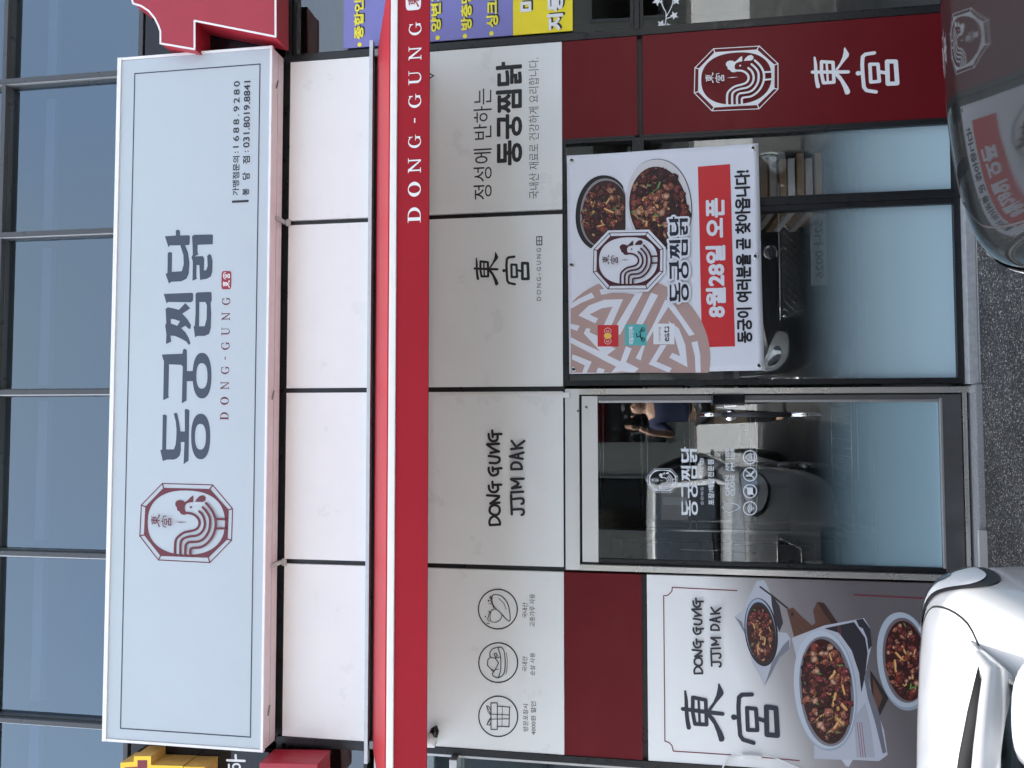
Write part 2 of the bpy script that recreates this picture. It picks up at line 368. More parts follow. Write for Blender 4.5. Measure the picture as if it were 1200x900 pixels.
def g_hand():
    S = []
    def s(*p, w_=19): S.extend(stroke(list(p), w_, smooth=True))
    s((88,812),(163,806)); s((88,812),(84,785),(98,755),(125,745),(150,760),(165,785),(166,806))
    s((125,735),(95,722),(86,700),(95,672),(125,660),(155,670),(165,700),(152,728),(125,735))
    s((92,648),(163,640)); s((92,648),(130,622),(160,598)); s((66,586),(160,590))
    s((80,512),(84,540),(105,560),(135,558),(152,540),(150,515)); s((108,482),(112,528)); s((112,506),(178,503))
    s((80,376),(82,405),(105,432),(135,430),(152,415),(150,385)); s((110,372),(112,402)); s((112,386),(180,378))
    s((88,338),(135,340),(160,328),(165,308),(150,294),(80,286))
    s((68,198),(160,192),w_=20); s((68,200),(110,228),(160,252)); s((95,262),(160,250))
    s((80,118),(84,150),(105,172),(135,170),(150,152),(148,122)); s((108,92),(112,140)); s((112,120),(180,118))
    s((260,725),(258,655)); s((260,690),(335,685),(352,700),(348,722),(335,728))
    s((257,650),(255,578)); s((257,612),(330,604),(350,615),(348,638),(335,645))
    s((255,560),(348,553)); s((262,528),(330,518)); s((262,526),(312,492),(255,462)); s((255,458),(352,455))
    s((258,385),(335,382)); s((258,385),(258,352),(282,333),(318,338),(335,360),(338,382))
    s((345,305),(246,288)); s((246,288),(352,257)); s((312,300),(310,268))
    s((255,232),(342,222)); s((260,170),(300,222)); s((296,215),(358,170))
    return S
def serif(ch):
    """upright roman capital with bracketed serifs, unit height"""
    P = []
    R = lambda a_, b_, c, d: P.append([[(a_, c), (b_, c), (b_, d), (a_, d)]])
    if ch == 'D':
        R(.12,.32,0,1); R(0,.45,0,.05); R(0,.45,.95,1)
        P.append([[(.28,0)]+[(.45+.47*math.sin(t*math.pi/14), .5-.5*math.cos(t*math.pi/14)) for t in range(15)]+[(.28,1)],
                  [(.30,.06)]+[(.42+.30*math.sin(t*math.pi/14), .5-.44*math.cos(t*math.pi/14)) for t in range(15)]+[(.30,.94)]])
    elif ch == 'O':
        P.append([ell(.5,.5,.5,.52,36), ell(.5,.5,.265,.46,32)])
    elif ch == 'N':
        R(.12,.22,0,1); R(0,.36,0,.06); R(.82,.92,0,1); R(.68,1.05,.95,1)
        P.append([[(0,1),(.24,1),(.91,.0),(.91,.0),(.82,0),(.06,.95),(0,.95)]])
    elif ch == 'U':
        R(.12,.29,.3,1); R(0,.42,.95,1); R(.80,.87,.3,1); R(.66,1.0,.95,1)
        P.append([[(.12,.32)]+[(.495-.375*math.cos(t*math.pi/12), .30-.32*math.sin(t*math.pi/12)) for t in range(13)]+[(.87,.32),(.80,.32)]+
                  [(.545+.255*math.cos(t*math.pi/12), .30-.23*math.sin(t*math.pi/12)) for t in range(13)]+[(.29,.32)]])
    elif ch == 'G':
        o = [(.5+.5*math.cos(t), .5+.52*math.sin(t)) for t in [math.radians(45+i*11.6) for i in range(25)]]
        i_ = [(.52+.32*math.cos(t), .5+.46*math.sin(t)) for t in [math.radians(50+i*11.2) for i in range(25)]]
        P.append([o+list(reversed(i_))]); R(.76,.92,.06,.42); R(.60,1.05,.40,.45)
        P.append([[(.84,.98),(.90,.98),(.90,.66),(.86,.66),(.78,.84)]])
    elif ch == '-': R(0,1,0,1)
    return P
DONG, PAL, LOGO, HAND = fit(g_dong(), (0, 1, 0, 1)), fit(turn(g_palace()), (0, 1, 0, 1)), fit(turn(g_logo()), (0, 1, 0, 1)), fit(turn(g_hand()), (0, 1, 0, 1))
def tx(ink, st, px, Y, col, bold=0, space=1, same=False): ink.mesh(text_data(st, min(bold, 0), space), pbox(*px, Y), col, max(bold, 0), same)
def roman(ink, px_x, ys, Y, col, word='DONG-GUNG'):
    """serif word; one (y1, y0) photo span per letter, right to left"""
    x0, x1 = px_x
    for ch, (ya, yb) in zip(word, ys):
        ink.new()
        b = pbox(x0, ya, x1, yb, Y)
        zc = [at(x0, sum(ys[4])/2, Y)[1], at(x1, sum(ys[4])/2, Y)[1]]
        z1, z0 = zc
        if ch == '-': zm = (z0+z1)/2; h = (z1-z0); b = (b[0], b[1], zm-.02*h-.03*h, zm+.05*h)
        else: b = (b[0], b[1], z0, z1)
        ink.add(fit(serif(ch), b), col)
def seal(ink, box, cb, cf):
    x0, x1, z0, z1 = box; r = .18*(z1-z0)
    ink.add([[ell((x0+x1)/2, (z0+z1)/2, (x1-x0)/2, (z1-z0)/2, 28, 6)]], cb)
    k = PAL; w_ = (x1-x0); h = (z1-z0)
    # the two characters side by side
    left = [[[(p[0], (p[1]-.53)/.47) for p in l] for l in Q] for Q in k if min(p[1] for l in Q for p in l) > .5]
    right = [[[(p[0], p[1]/.47) for p in l] for l in Q] for Q in k if max(p[1] for l in Q for p in l) < .55]
    if left: ink.add(fit(left, (x0+.08*w_, x0+.50*w_, z0+.12*h, z1-.12*h)), cf)
    if right: ink.add(fit(right, (x0+.54*w_, x0+.92*w_, z0+.12*h, z1-.12*h)), cf)

# ---------------------------------------------------------------- ground
def asphalt():
    m = mat('asphalt', (.055, .055, .056, 1), .85); t = m.node_tree; b = t.nodes['Principled BSDF']
    g = t.nodes.new('ShaderNodeNewGeometry')
    v = t.nodes.new('ShaderNodeTexVoronoi'); v.inputs['Scale'].default_value = 150; t.links.new(g.outputs['Position'], v.inputs['Vector'])
    v2 = t.nodes.new('ShaderNodeTexNoise'); v2.inputs['Scale'].default_value = 2.2; v2.inputs['Detail'].default_value = 8
    t.links.new(g.outputs['Position'], v2.inputs['Vector'])
    hs = t.nodes.new('ShaderNodeSeparateColor'); t.links.new(v.outputs['Color'], hs.inputs[0])
    cr = t.nodes.new('ShaderNodeValToRGB'); r = cr.color_ramp
    r.elements[0].color = (.028, .028, .03, 1); r.elements[1].color = (.42, .39, .34, 1)
    for p, c in ((.35, .036), (.65, .066), (.90, .14)):
        e_ = r.elements.new(p); e_.color = (c, c*.99, c*.97, 1)
    t.links.new(hs.outputs[0], cr.inputs[0])
    mr = t.nodes.new('ShaderNodeMapRange'); mr.inputs[1].default_value = .3; mr.inputs[2].default_value = .7; mr.inputs[3].default_value = .38; mr.inputs[4].default_value = 1.15
    t.links.new(v2.outputs[0], mr.inputs[0])
    vm = t.nodes.new('ShaderNodeVectorMath'); vm.operation = 'SCALE'
    t.links.new(cr.outputs[0], vm.inputs[0]); t.links.new(mr.outputs[0], vm.inputs['Scale']); t.links.new(vm.outputs[0], b.inputs['Base Color'])
    bp = t.nodes.new('ShaderNodeBump'); bp.inputs['Strength'].default_value = .9; bp.inputs['Distance'].default_value = .006; bp.invert = True
    t.links.new(v.outputs['Distance'], bp.inputs['Height']); t.links.new(bp.outputs[0], b.inputs['Normal'])
    return m
g = MB()
g.box(-150, 150, -150, -.05, -.3, 0); o = g.build('ground', asphalt()); tag(o, kind='structure')
g = MB(); random.seed(3)          # loose grit lying along the foot of the wall
for i in range(1500):
    x = random.uniform(-1.2, 1.6); y = -.12-abs(random.gauss(0, .35)); s = random.uniform(.0012, .0038)
    n = len(g.v)
    vs = [(x+s*random.uniform(.7, 1.3), y, s*.4), (x, y+s, s*.4), (x-s, y, s*.4), (x, y-s, s*.4), (x, y, s*1.3), (x, y, 0)]
    g.v += vs
    for f in ((0,1,4), (1,2,4), (2,3,4), (3,0,4), (1,0,5), (2,1,5), (3,2,5), (0,3,5)): g.f.append(tuple(n+k for k in f)); g.mi.append(0)
tag(g.build('grit', mat('grit', (.30, .28, .25, 1), .55, noise=.6, nscale=90)), 'pale loose grit lying on the asphalt along the shop wall', 'grit', kind='stuff')

tag(boxo('bounce_slab', -60, 60, -14.5, -6.2, .004, .012, mat('bounce_concrete', (.34, .34, .335, 1), .85, noise=.15, nscale=4, bump=.2, bscale=60), None, 0), kind='structure')  # unseen pale slab, added to bounce sunlight up onto the sign underside and panels

# ---------------------------------------------------------------- the building
GX = [-1.79, -.812, .150, 1.113, 2.068]            # module lines of the facade
HB = 5.95
bld = empty('shop_building', (0, 0, 0), 'shop front building with white and maroon panels, tinted upper windows and a glass shop door', 'building')
W = MB()                                            # black carrier wall behind the panels, with the openings left free
W.box(-1.79, 2.068, .021, .10, 2.046, 4.56)
W.box(-1.79, -.83, .021, .10, .02, 2.046)
W.box(1.50, 2.068, .021, .10, .02, 2.046)
W.build('wall', M['black'], bld)
def panel(x0, x1, z0, z1, m='white', label=None, name='panel'):
    g_ = .0
    o = boxo(name, x0, x1, 0, .02, z0, z1, M[m], bld, .001)
    tag(o, label); return o
jw = .0135
for i in range(4):
    panel(GX[i]+jw, GX[i+1]-jw, 3.142, 3.627)
up = [panel(GX[i]+jw, GX[i+1]-jw, 2.052, 3.095) for i in range(4)]
mar_l = panel(GX[0]+jw, GX[1]-jw, 1.645, 2.049, 'maroon', 'plain maroon panel under the icons')
mar_r = panel(1.511, GX[4]-jw, 1.645, 2.049, 'maroon', 'plain maroon panel under the slogan')
mar_b = panel(1.511, GX[4]-jw, .06, 1.617, 'maroon', 'tall maroon panel with white emblem')

# food poster panel: photographic print with a studio backdrop fading to dark
pm = mat('poster_print', (.7, .7, .7, 1), .33); t = pm.node_tree
gN = t.nodes.new('ShaderNodeNewGeometry'); sp = t.nodes.new('ShaderNodeSeparateXYZ'); t.links.new(gN.outputs['Position'], sp.inputs[0])
ax = t.nodes.new('ShaderNodeMath'); ax.operation = 'MULTIPLY_ADD'; ax.inputs[1].default_value = .35; t.links.new(sp.outputs[0], ax.inputs[0])
mz = t.nodes.new('ShaderNodeMath'); mz.operation = 'MULTIPLY'; mz.inputs[1].default_value = -1; t.links.new(sp.outputs[2], mz.inputs[0]); t.links.new(mz.outputs[0], ax.inputs[2])
mr = t.nodes.new('ShaderNodeMapRange'); mr.inputs[1].default_value = -1.95; mr.inputs[2].default_value = -.9; t.links.new(ax.outputs[0], mr.inputs[0])
cr = t.nodes.new('ShaderNodeValToRGB'); R_ = cr.color_ramp
R_.elements[0].color = (.84, .86, .86, 1); R_.elements[1].color = (.12, .105, .11, 1)
for p, c in ((.30, (.78, .79, .79, 1)), (.52, (.36, .345, .345, 1)), (.72, (.20, .175, .185, 1))):
    q = R_.elements.new(p); q.color = c
t.links.new(mr.outputs[0], cr.inputs[0]); t.links.new(cr.outputs[0], t.nodes['Principled BSDF'].inputs['Base Color'])
M['poster'] = pm
post = panel(GX[0]+jw, GX[1]-jw, .06, 1.617, 'poster', 'poster panel with braised chicken dishes', 'poster_panel')

# upper windows, spandrels and the neighbouring shop windows
def window(x0, x1, z0, z1, m, fr=.025, depth=.05, label=None, frame_m='grey'):
    f = MB(); y0, y1 = depth-.03, depth+.03
    f.box(x0, x0+fr, y0, y1, z0, z1); f.box(x1-fr, x1, y0, y1, z0, z1)
    f.box(x0+fr, x1-fr, y0, y1, z0, z0+fr); f.box(x0+fr, x1-fr, y0, y1, z1-fr, z1)
    o = f.build('window', M[frame_m], bld, bevel=.001); tag(o, label)
    boxo('pane', x0+fr-.002, x1-fr+.002, depth-.003, depth+.003, z0+fr-.002, z1-fr+.002, M[m], o, 0)
    return o
M['iband'] = mat('inner_band_grey', (.30, .29, .36, 1), .6)  # purple-grey band running across behind each upper pane
XS = [-3.72, -2.755] + GX + [3.03, 3.99]
for i in range(len(XS)-1):
    window(XS[i]+.0155, XS[i+1]-.0215, 4.596, 5.48, 'upglass', .006)
    boxo('inner_band', XS[i]+.05, XS[i+1]-.05, .16, .20, 5.28, 5.345, M['iband'], bld, 0)
    window(XS[i]+.0155, XS[i+1]-.0215, 5.512, HB-.04, 'upglass', .012)
    if i in (0, 1, 6, 7):
        window(XS[i]+.02, XS[i+1]-.02, 3.66, 4.555, 'upglass' if i == 6 else 'upglass', .012, label='dark glossy spandrel pane')
for x in XS:
    big = x in GX[1:4]
    z0 = 4.56 if big or x in GX else 3.63
    boxo('mullion', x-.0145, x+.0145, -.012, .09, z0, HB-.002, M['grey'], bld, .003)
    boxo('mullion_clip', x-.0205, x-.0150, .0, .03, z0, HB-.03, M['alu'], bld, 0)
for z in (4.578, 5.495):
    for i in range(len(XS)-1):
        boxo('transom', XS[i]+.0150, XS[i+1]-.0210, -.008, .09, z-.014, z+.016, M['grey'], bld, .002)
for i in (0, 1, 6, 7): boxo('transom', XS[i]+.0150, XS[i+1]-.0210, -.006, .09, 3.625, 3.657, M['black'], bld, .002)
boxo('parapet', -3.9, 4.2, -.02, .5, HB, HB+.12, M['alu'], bld, .004)
boxo('flashing', -1.88, 2.13, -.035, -.001, 3.118, 3.139, M['alu'], bld, .002)
# black posts at the outer module lines
boxo('post', GX[4]-.012, GX[4]+.022, -.004, .11, .0, 3.66, M['black'], bld, .002)
boxo('post', GX[0]-.026, GX[0]+.012, -.004, .11, .0, 3.66, M['black'], bld, .002)
# neighbour's ground floor glazing, right and left
nr_top = window(2.092, 3.30, 1.66, 3.62, 'shopglass', .02, .05, 'tall neighbouring pane behind the purple poster', 'black')
nr_bot = window(2.092, 3.30, .06, 1.63, 'shopglass', .02, .05, 'lower neighbouring pane with white ivy transfer', 'black')
boxo('transom', 2.092, 3.30, .0, .08, 1.632, 1.658, M['black'], bld, .001)
window(-3.0, -1.818, .9, 3.10, 'upglass', .02, .05, 'neighbouring window left of the icons panel', 'alu')
window(-3.0, -1.818, 3.14, 3.62, 'shopglass', .02, .05, None, 'black')
boxo('window_sill', -3.0, -1.82, -.05, .09, 2.62, 2.66, M['alu'], bld, .003)
# shop windows right of the door
wn1 = window(.166, 1.098, .055, 2.046, 'shopglass', .028, .03, 'large shop window behind the banner', 'black')
wn2 = window(1.128, 1.498, .055, 1.632, 'shopglass', .018, .03, 'narrow shop window beside the maroon panel', 'black')
wn3 = window(1.128, 1.498, 1.66, 2.046, 'shopglass', .014, .03, 'small upper shop pane', 'black')
boxo('mullion', 1.0985, 1.1275, -.004, .085, .03, 2.046, M['black'], bld, .002)
boxo('transom', 1.128, 1.51, -.001, .08, 1.632, 1.66, M['black'], bld, .001)
boxo('mullion', 1.4985, 1.5105, -.001, .08, .03, 2.05, M['black'], bld, .001)
boxo('window_sill', .16, 2.10, -.045, .02, .005, .05, M['cement'], bld, .004)
FILM = film_mat('frost_film', .84, .08, (.47, .64, .70, 1)); FILM2 = film_mat('frost_film_door', .80, .14, (.30, .45, .51, 1))
for (x0, x1, par) in ((.194, 1.07, wn1), (1.146, 1.48, wn2)):
    boxo('frost_film', x0, x1, .0245, .0262, .083, 1.3, FILM, par, 0)

# ---------------------------------------------------------------- door
DX0, DX1 = -.808, .148
door = boxo('door_head', DX0, DX1, -.02, .06, 1.965, 2.040, M['steelh'], None, .002)
dr = bpy.data.objects.new('door', None); COL.objects.link(dr); dr.location = (-.33, 0, .06); dr.parent = bld
dr.matrix_parent_inverse = Matrix(); door.parent = dr; door.matrix_parent_inverse = world_of(dr).inverted()
def dpart(name, x0, x1, y0, y1, z0, z1, m, bv=.002): return boxo(name, x0, x1, y0, y1, z0, z1, M[m], dr, bv)
dpart('jamb', DX1-.030, DX1, -.022, .06, .0, 1.9645, 'steel'); dpart('jamb', DX0, DX0+.030, -.022, .06, .06, 1.9645, 'steel')
dpart('rail', DX0+.040, DX1-.038, -.004, .038, 1.868, 1.952, 'steelh')
dpart('rail', DX0+.040, DX1-.038, -.006, .038, .075, .162, 'darksteel')
dpart('bead', DX0+.058, DX1-.055, -.010, .03, .1625, .175, 'alu')
dpart('stile', DX1-.062, DX1-.038, -.004, .036, .1625, 1.8675, 'darksteel')
dpart('stile', DX0+.040, DX0+.060, -.004, .036, .1625, 1.8675, 'black')
dpart('bead', DX1-.074, DX1-.0625, -.008, .03, .176, 1.862, 'alu')
dpart('door_seal', DX0+.0305, DX0+.0395, .01, .05, .07, 1.96, 'rubber', 0); dpart('door_seal', DX1-.0375, DX1-.0305, .01, .05, .07, 1.96, 'rubber', 0)
dpart('door_seal', DX0+.0305, DX1-.0305, .012, .05, 1.953, 1.9645, 'rubber', 0)
dg = dpart('pane', DX0+.060, DX1-.074, .010, .018, .1755, 1.8675, 'doorglass', 0)
boxo('frost_film', DX0+.061, DX1-.075, .0062, .0088, .177, 1.10, FILM2, dr, 0)
dpart('threshold', DX0+.031, DX1-.031, -.006, .06, .048, .068, 'steel')
# rivet heads on the top rail
for (px, py) in ((677.5, 481.5), (687, 477)):
    x, z = at(px, py, -.01); MB().tube([(x, -.024, z), (x, -.002, z)], .006, 12).build('screw', M['darksteel'], dr, True)
# pull handle with a black grip
hx = at(822, 486, -.06)[0]; hz0, hz1 = at(962, 486, -.06)[1], at(822, 486, -.06)[1]
hm0, hm1 = at(926, 486, -.06)[1], at(847, 486, -.06)[1]
MB().tube([(hx, -.062, hz0), (hx, -.062, hm0)], .011, 16).build('handle', M['chrome'], dr, True)
MB().tube([(hx, -.062, hm0), (hx, -.062, hm1)], .0135, 16).build('grip', M['blackplastic'], dr, True)
MB().tube([(hx, -.062, hm1), (hx, -.062, hz1)], .011, 16).build('handle', M['chrome'], dr, True)
for z in (hm1+.03, hm0-.03): MB().tube([(hx, -.062, z), (hx, .0, z)], .009, 12).build('handle_stem', M['chrome'], dr, True)
b = pbox(834, 462, 873, 475, -.03); boxo('lock_case', b[0], b[1], -.035, -.002, b[2], b[3], M['gloss'], dr, .006)
b = pbox(846, 475, 866, 498, -.02)
MB().tube([((b[0]+b[1])/2, -.026, (b[2]+b[3])/2), ((b[0]+b[1])/2, .008, (b[2]+b[3])/2)], .030, 24).build('lock_knob', M['chrome'], dr, True)
boxo('latch', b[1]-.01, b[1]+.03, -.028, -.004, b[2]+.01, b[3]-.01, M['chrome'], dr, .003)
# door lettering
WH = (.72, .76, .80, 1); ik = Ink(); Y = .0075
ik.add(fit(LOGO, pbox(758.7, 548.7, 794.5, 577.5, Y)), WH).build('emblem', dr, .0058); ik = Ink()
ik.add(fit(DONG, pbox(797.5, 523.7, 817.5, 605, Y)), WH)
tx(ik, 'DONG-GUNG', (821, 547, 824.2, 591, Y)[:4], Y, WH, 0, 1.5)
ik.new(); seal(ik, pbox(820.5, 537, 824.5, 544.5, Y), WH, (.05, .06, .07, 1))
tx(ik, '포장/배달전문점', (829.5, 538.7, 836.8, 591.7), Y, WH, .03, 1.1)
tx(ik, 'OPEN', (849.6, 557, 854.6, 581), Y, WH, .03); tx(ik, 'AM', (849.6, 543, 854.6, 552), Y, WH, .03); tx(ik, '11:00', (849.6, 525.5, 854.6, 538), Y, WH, .03)
tx(ik, 'CLOSE', (855.8, 556, 860.8, 581), Y, WH, .03); tx(ik, 'PM', (855.8, 542, 860.8, 551.5), Y, WH, .03); tx(ik, '10:00', (855.8, 525.5, 860.8, 538), Y, WH, .03)
ik.build('lettering', dr, .0058)
ik = Ink(); F1 = (690, 470, 4.0)
for cy in (263, 343, 422, 502): ik.new(); ik.add(frame(stroke(ell(755, cy, 31, 31, 28), 5, closed=True), *F1, Y), WH)
ik.add(frame(stroke([(735,263),(748,248),(775,248),(775,278),(748,278)], 4, closed=True), *F1, Y), WH); ik.add(frame(stroke([(750,255),(750,271)], 4)+stroke([(760,255),(760,271)], 4), *F1, Y), WH)
ik.add(frame(stroke([(733,322),(777,364)], 5)+stroke([(740,350),(758,345),(772,330)], 9)+stroke([(748,335),(758,352)], 7), *F1, Y), WH)
ik.add(frame([[[(742,405),(768,405),(768,438),(742,438)]]]+stroke([(733,400),(777,444)], 5), *F1, Y), WH)
for r_ in (9, 17, 25): ik.add(frame(stroke([(770-r_*math.cos(t), 502+r_*math.sin(t)) for t in [math.radians(q) for q in range(-50, 51, 20)]], 5), *F1, Y), WH)
ik.add(frame([[ell(770, 502, 4, 4, 10)]], *F1, Y), WH)
ik.new(); ik.add(frame(stroke([(683,480),(672,478),(655,474),(636,482),(630,497),(636,513),(655,522),(672,516),(683,512),(700,505),(705,497),(700,488)], 3, closed=True), *F1, Y), WH)
for a_ in (90, 135, 180, 225, 270): ik.add(frame(stroke([(658+28*math.cos(math.radians(a_)), 498+30*math.sin(math.radians(a_))), (658+37*math.cos(math.radians(a_)), 498+38*math.sin(math.radians(a_)))], 3), *F1, Y), WH)
ik.build('pictogram', dr, .0058)
# step below the door
tag(boxo('step', -.81, .158, -.058, .05, -.02, .032, M['granite'], None, .006), kind='structure')
tag(boxo('footing', -3.9, -.812, -.052, .02, -.02, .055, M['cement'], None, .006), kind='structure')
tag(boxo('footing', .160, 3.9, -.0495, .03, -.3, .004, M['granite'], None, .004), kind='structure')
tag(boxo('footing', -3.9, .160, -.0495, .03, -.3, -.0205, M['granite'], None, .004), kind='structure')
tag(boxo('steel_strip', -.80, -.55, -.071, -.0585, .0, .04, M['steelh'], None, .003), 'short steel edge strip at the left foot of the granite door step', 'edge strip')

# ---------------------------------------------------------------- prints on the panels
Y = 0.0
def ink_on(parent, Yp=0.0): return Ink(), parent, Yp
p4 = up[3]                                         # slogan panel (rightmost)
ik = Ink(); tx(ik, '정성에 반하는', (555, 104, 576.3, 234), 0, INKB, 0); tx(ik, '국내산 재료로 건강하게 요리합니다.', (619.6, 68, 631.5, 233), 0, lin(60,58,62), -.006); ik.build('lettering', p4, -.001)
ik = Ink(); tx(ik, '동궁찜닭', (581, 72, 612, 194), 0, INKB, .035); ik.build('lettering', p4, -.001)
p3 = up[2]
ik = Ink(); ik.add(fit(PAL, pbox(555, 295, 621, 335)), INKB); tx(ik, 'DONG-GUNG', (629, 291, 634, 352.5), 0, lin(70,62,66), 0, 1.6); ik.build('lettering', p3, -.001)
ik = Ink(); bx = pbox(629, 277.4, 635, 287); x0, x1, z0, z1 = bx
ik.add(stroke([(x0, z0), (x1, z0), (x1, z1), (x0, z1)], .005, closed=True)+stroke([((x0+x1)/2, z0), ((x0+x1)/2, z1)], .004)+stroke([(x0, (z0+z1)/2), (x1, (z0+z1)/2)], .003), INKB); ik.build('seal_mark', p3, -.001)
p2 = up[1]
ik = Ink(); ik.add(fit(HAND, pbox(560+61/6.43, 490+85/6.43, 560+363/6.43, 490+818/6.43)), INKB); ik.build('lettering', p2, -.001)
p1 = up[0]
Fi = (555, 680, 4.737)
def icon(polys): Ink().add(frame(polys, *Fi), INKB).build('pictogram', p1, -.001)
S = lambda p, w_=4, c=False, s=False: stroke(p, w_, closed=c, smooth=s)
icon(S(ell(135,160,108,110,44), 7, True) + S([(108,82),(150,85),(185,120),(200,170),(203,218),(190,222),(150,180),(118,150),(104,120)], 5, True, True) + S([(140,100),(170,130),(182,160)], 3, s=True) + S([(100,90),(96,110),(104,128),(112,150)], 4, s=True) + S([(128,158),(100,168),(92,200),(98,225),(120,232),(145,222),(163,190)], 4, s=True) + S([(90,172),(84,200),(78,215),(88,225)], 4) + S([(86,170),(98,180)],4) + [[ell(85,112,5,5,10)], [ell(68,200,4,4,10)]] + S([(96,85),(90,95),(100,100)],4)+S([(104,130),(86,128)],3)+S([(76,238),(90,240)],4))
icon(S(ell(137,457,108,110,44), 7, True) + S([(135,372),(155,372),(170,395),(176,450),(172,505),(158,530),(138,540)], 5, s=True) + S([(135,372),(148,410),(152,450),(150,500),(138,540)], 5, s=True) + S([(135,372),(110,378),(92,400),(96,425),(120,430),(145,425)], 5, s=True) + S([(96,425),(80,440),(78,470),(95,488),(112,508),(130,478),(140,455),(120,430)], 5) + S([(112,508),(105,520),(115,532),(138,540)], 5, s=True) + S([(95,488),(112,498),(140,490)], 4) + S([(115,405),(128,402),(133,415),(122,425)], 4, True) + S([(182,400),(188,440),(186,490),(180,520)], 3, s=True))
icon(S(ell(137,755,108,112,44), 7, True) + S([(97,680),(132,680),(132,827),(97,827)], 5, True) + S([(132,698),(200,703),(197,812),(132,810)], 5, True) + S([(97,742),(197,747)], 4) + S([(97,770),(197,768)], 4) + S([(160,700),(158,810)], 3)+ S([(97,745),(72,695),(85,700),(97,720)], 4) + S([(97,765),(74,800),(90,803),(97,785)], 4)+S([(72,695),(80,730),(97,752)], 3)+S([(74,800),(82,780),(97,757)],3))
ik = Ink()
tx(ik, '국내산', (612, 706, 618, 724), 0, INKB, 0); tx(ik, '고춧가루 사용', (620.5, 696, 627, 734.5), 0, INKB, 0)
tx(ik, '국내산', (612, 769, 618, 787), 0, INKB, 0); tx(ik, '순살 사용', (621, 765, 627, 791.5), 0, INKB, 0)
tx(ik, '방문포장시', (613, 825, 619, 857), 0, INKB, 0); tx(ik, '4000원 할인', (622, 822, 628, 861), 0, INKB, 0)
ik.build('lettering', p1, -.001)
ik = Ink(); ik.add(fit(LOGO, pbox(812.8, 54.8, 912.6, 129.8)), WHITE); ik.build('emblem', mar_b, -.001)
ik = Ink(); ik.add(fit(PAL, pbox(950, 54.8, 1053.5, 111.5)), WHITE); ik.build('lettering', mar_b, -.001)
# poster
ik = Ink(); ik.add(fit(PAL, pbox(797.8, 801, 913.5, 871)), lin(38,44,60)); ik.new(); ik.add(fit(HAND, pbox(809.8, 700, 845.8, 791)), lin(38,40,50)); ik.build('lettering', post, -.001)
Fp = (750, 660, 3.43); ik = Ink(); LW = 4.2; CR = lin(120, 30, 48)
ik.add(frame(stroke([(390,110),(130,97),(128,112),(118,124),(108,130),(95,130),(100,715),(115,720),(128,732),(134,755),(365,770)], LW), *Fp), CR)
ik.new(); ik.add(frame(stroke([(490,780),(640,793)], LW), *Fp), CR); ik.new(); ik.add(frame(stroke([(860,127),(1180,143),(1330,150)], LW), *Fp), CR); ik.build('border_line', post, -.001)

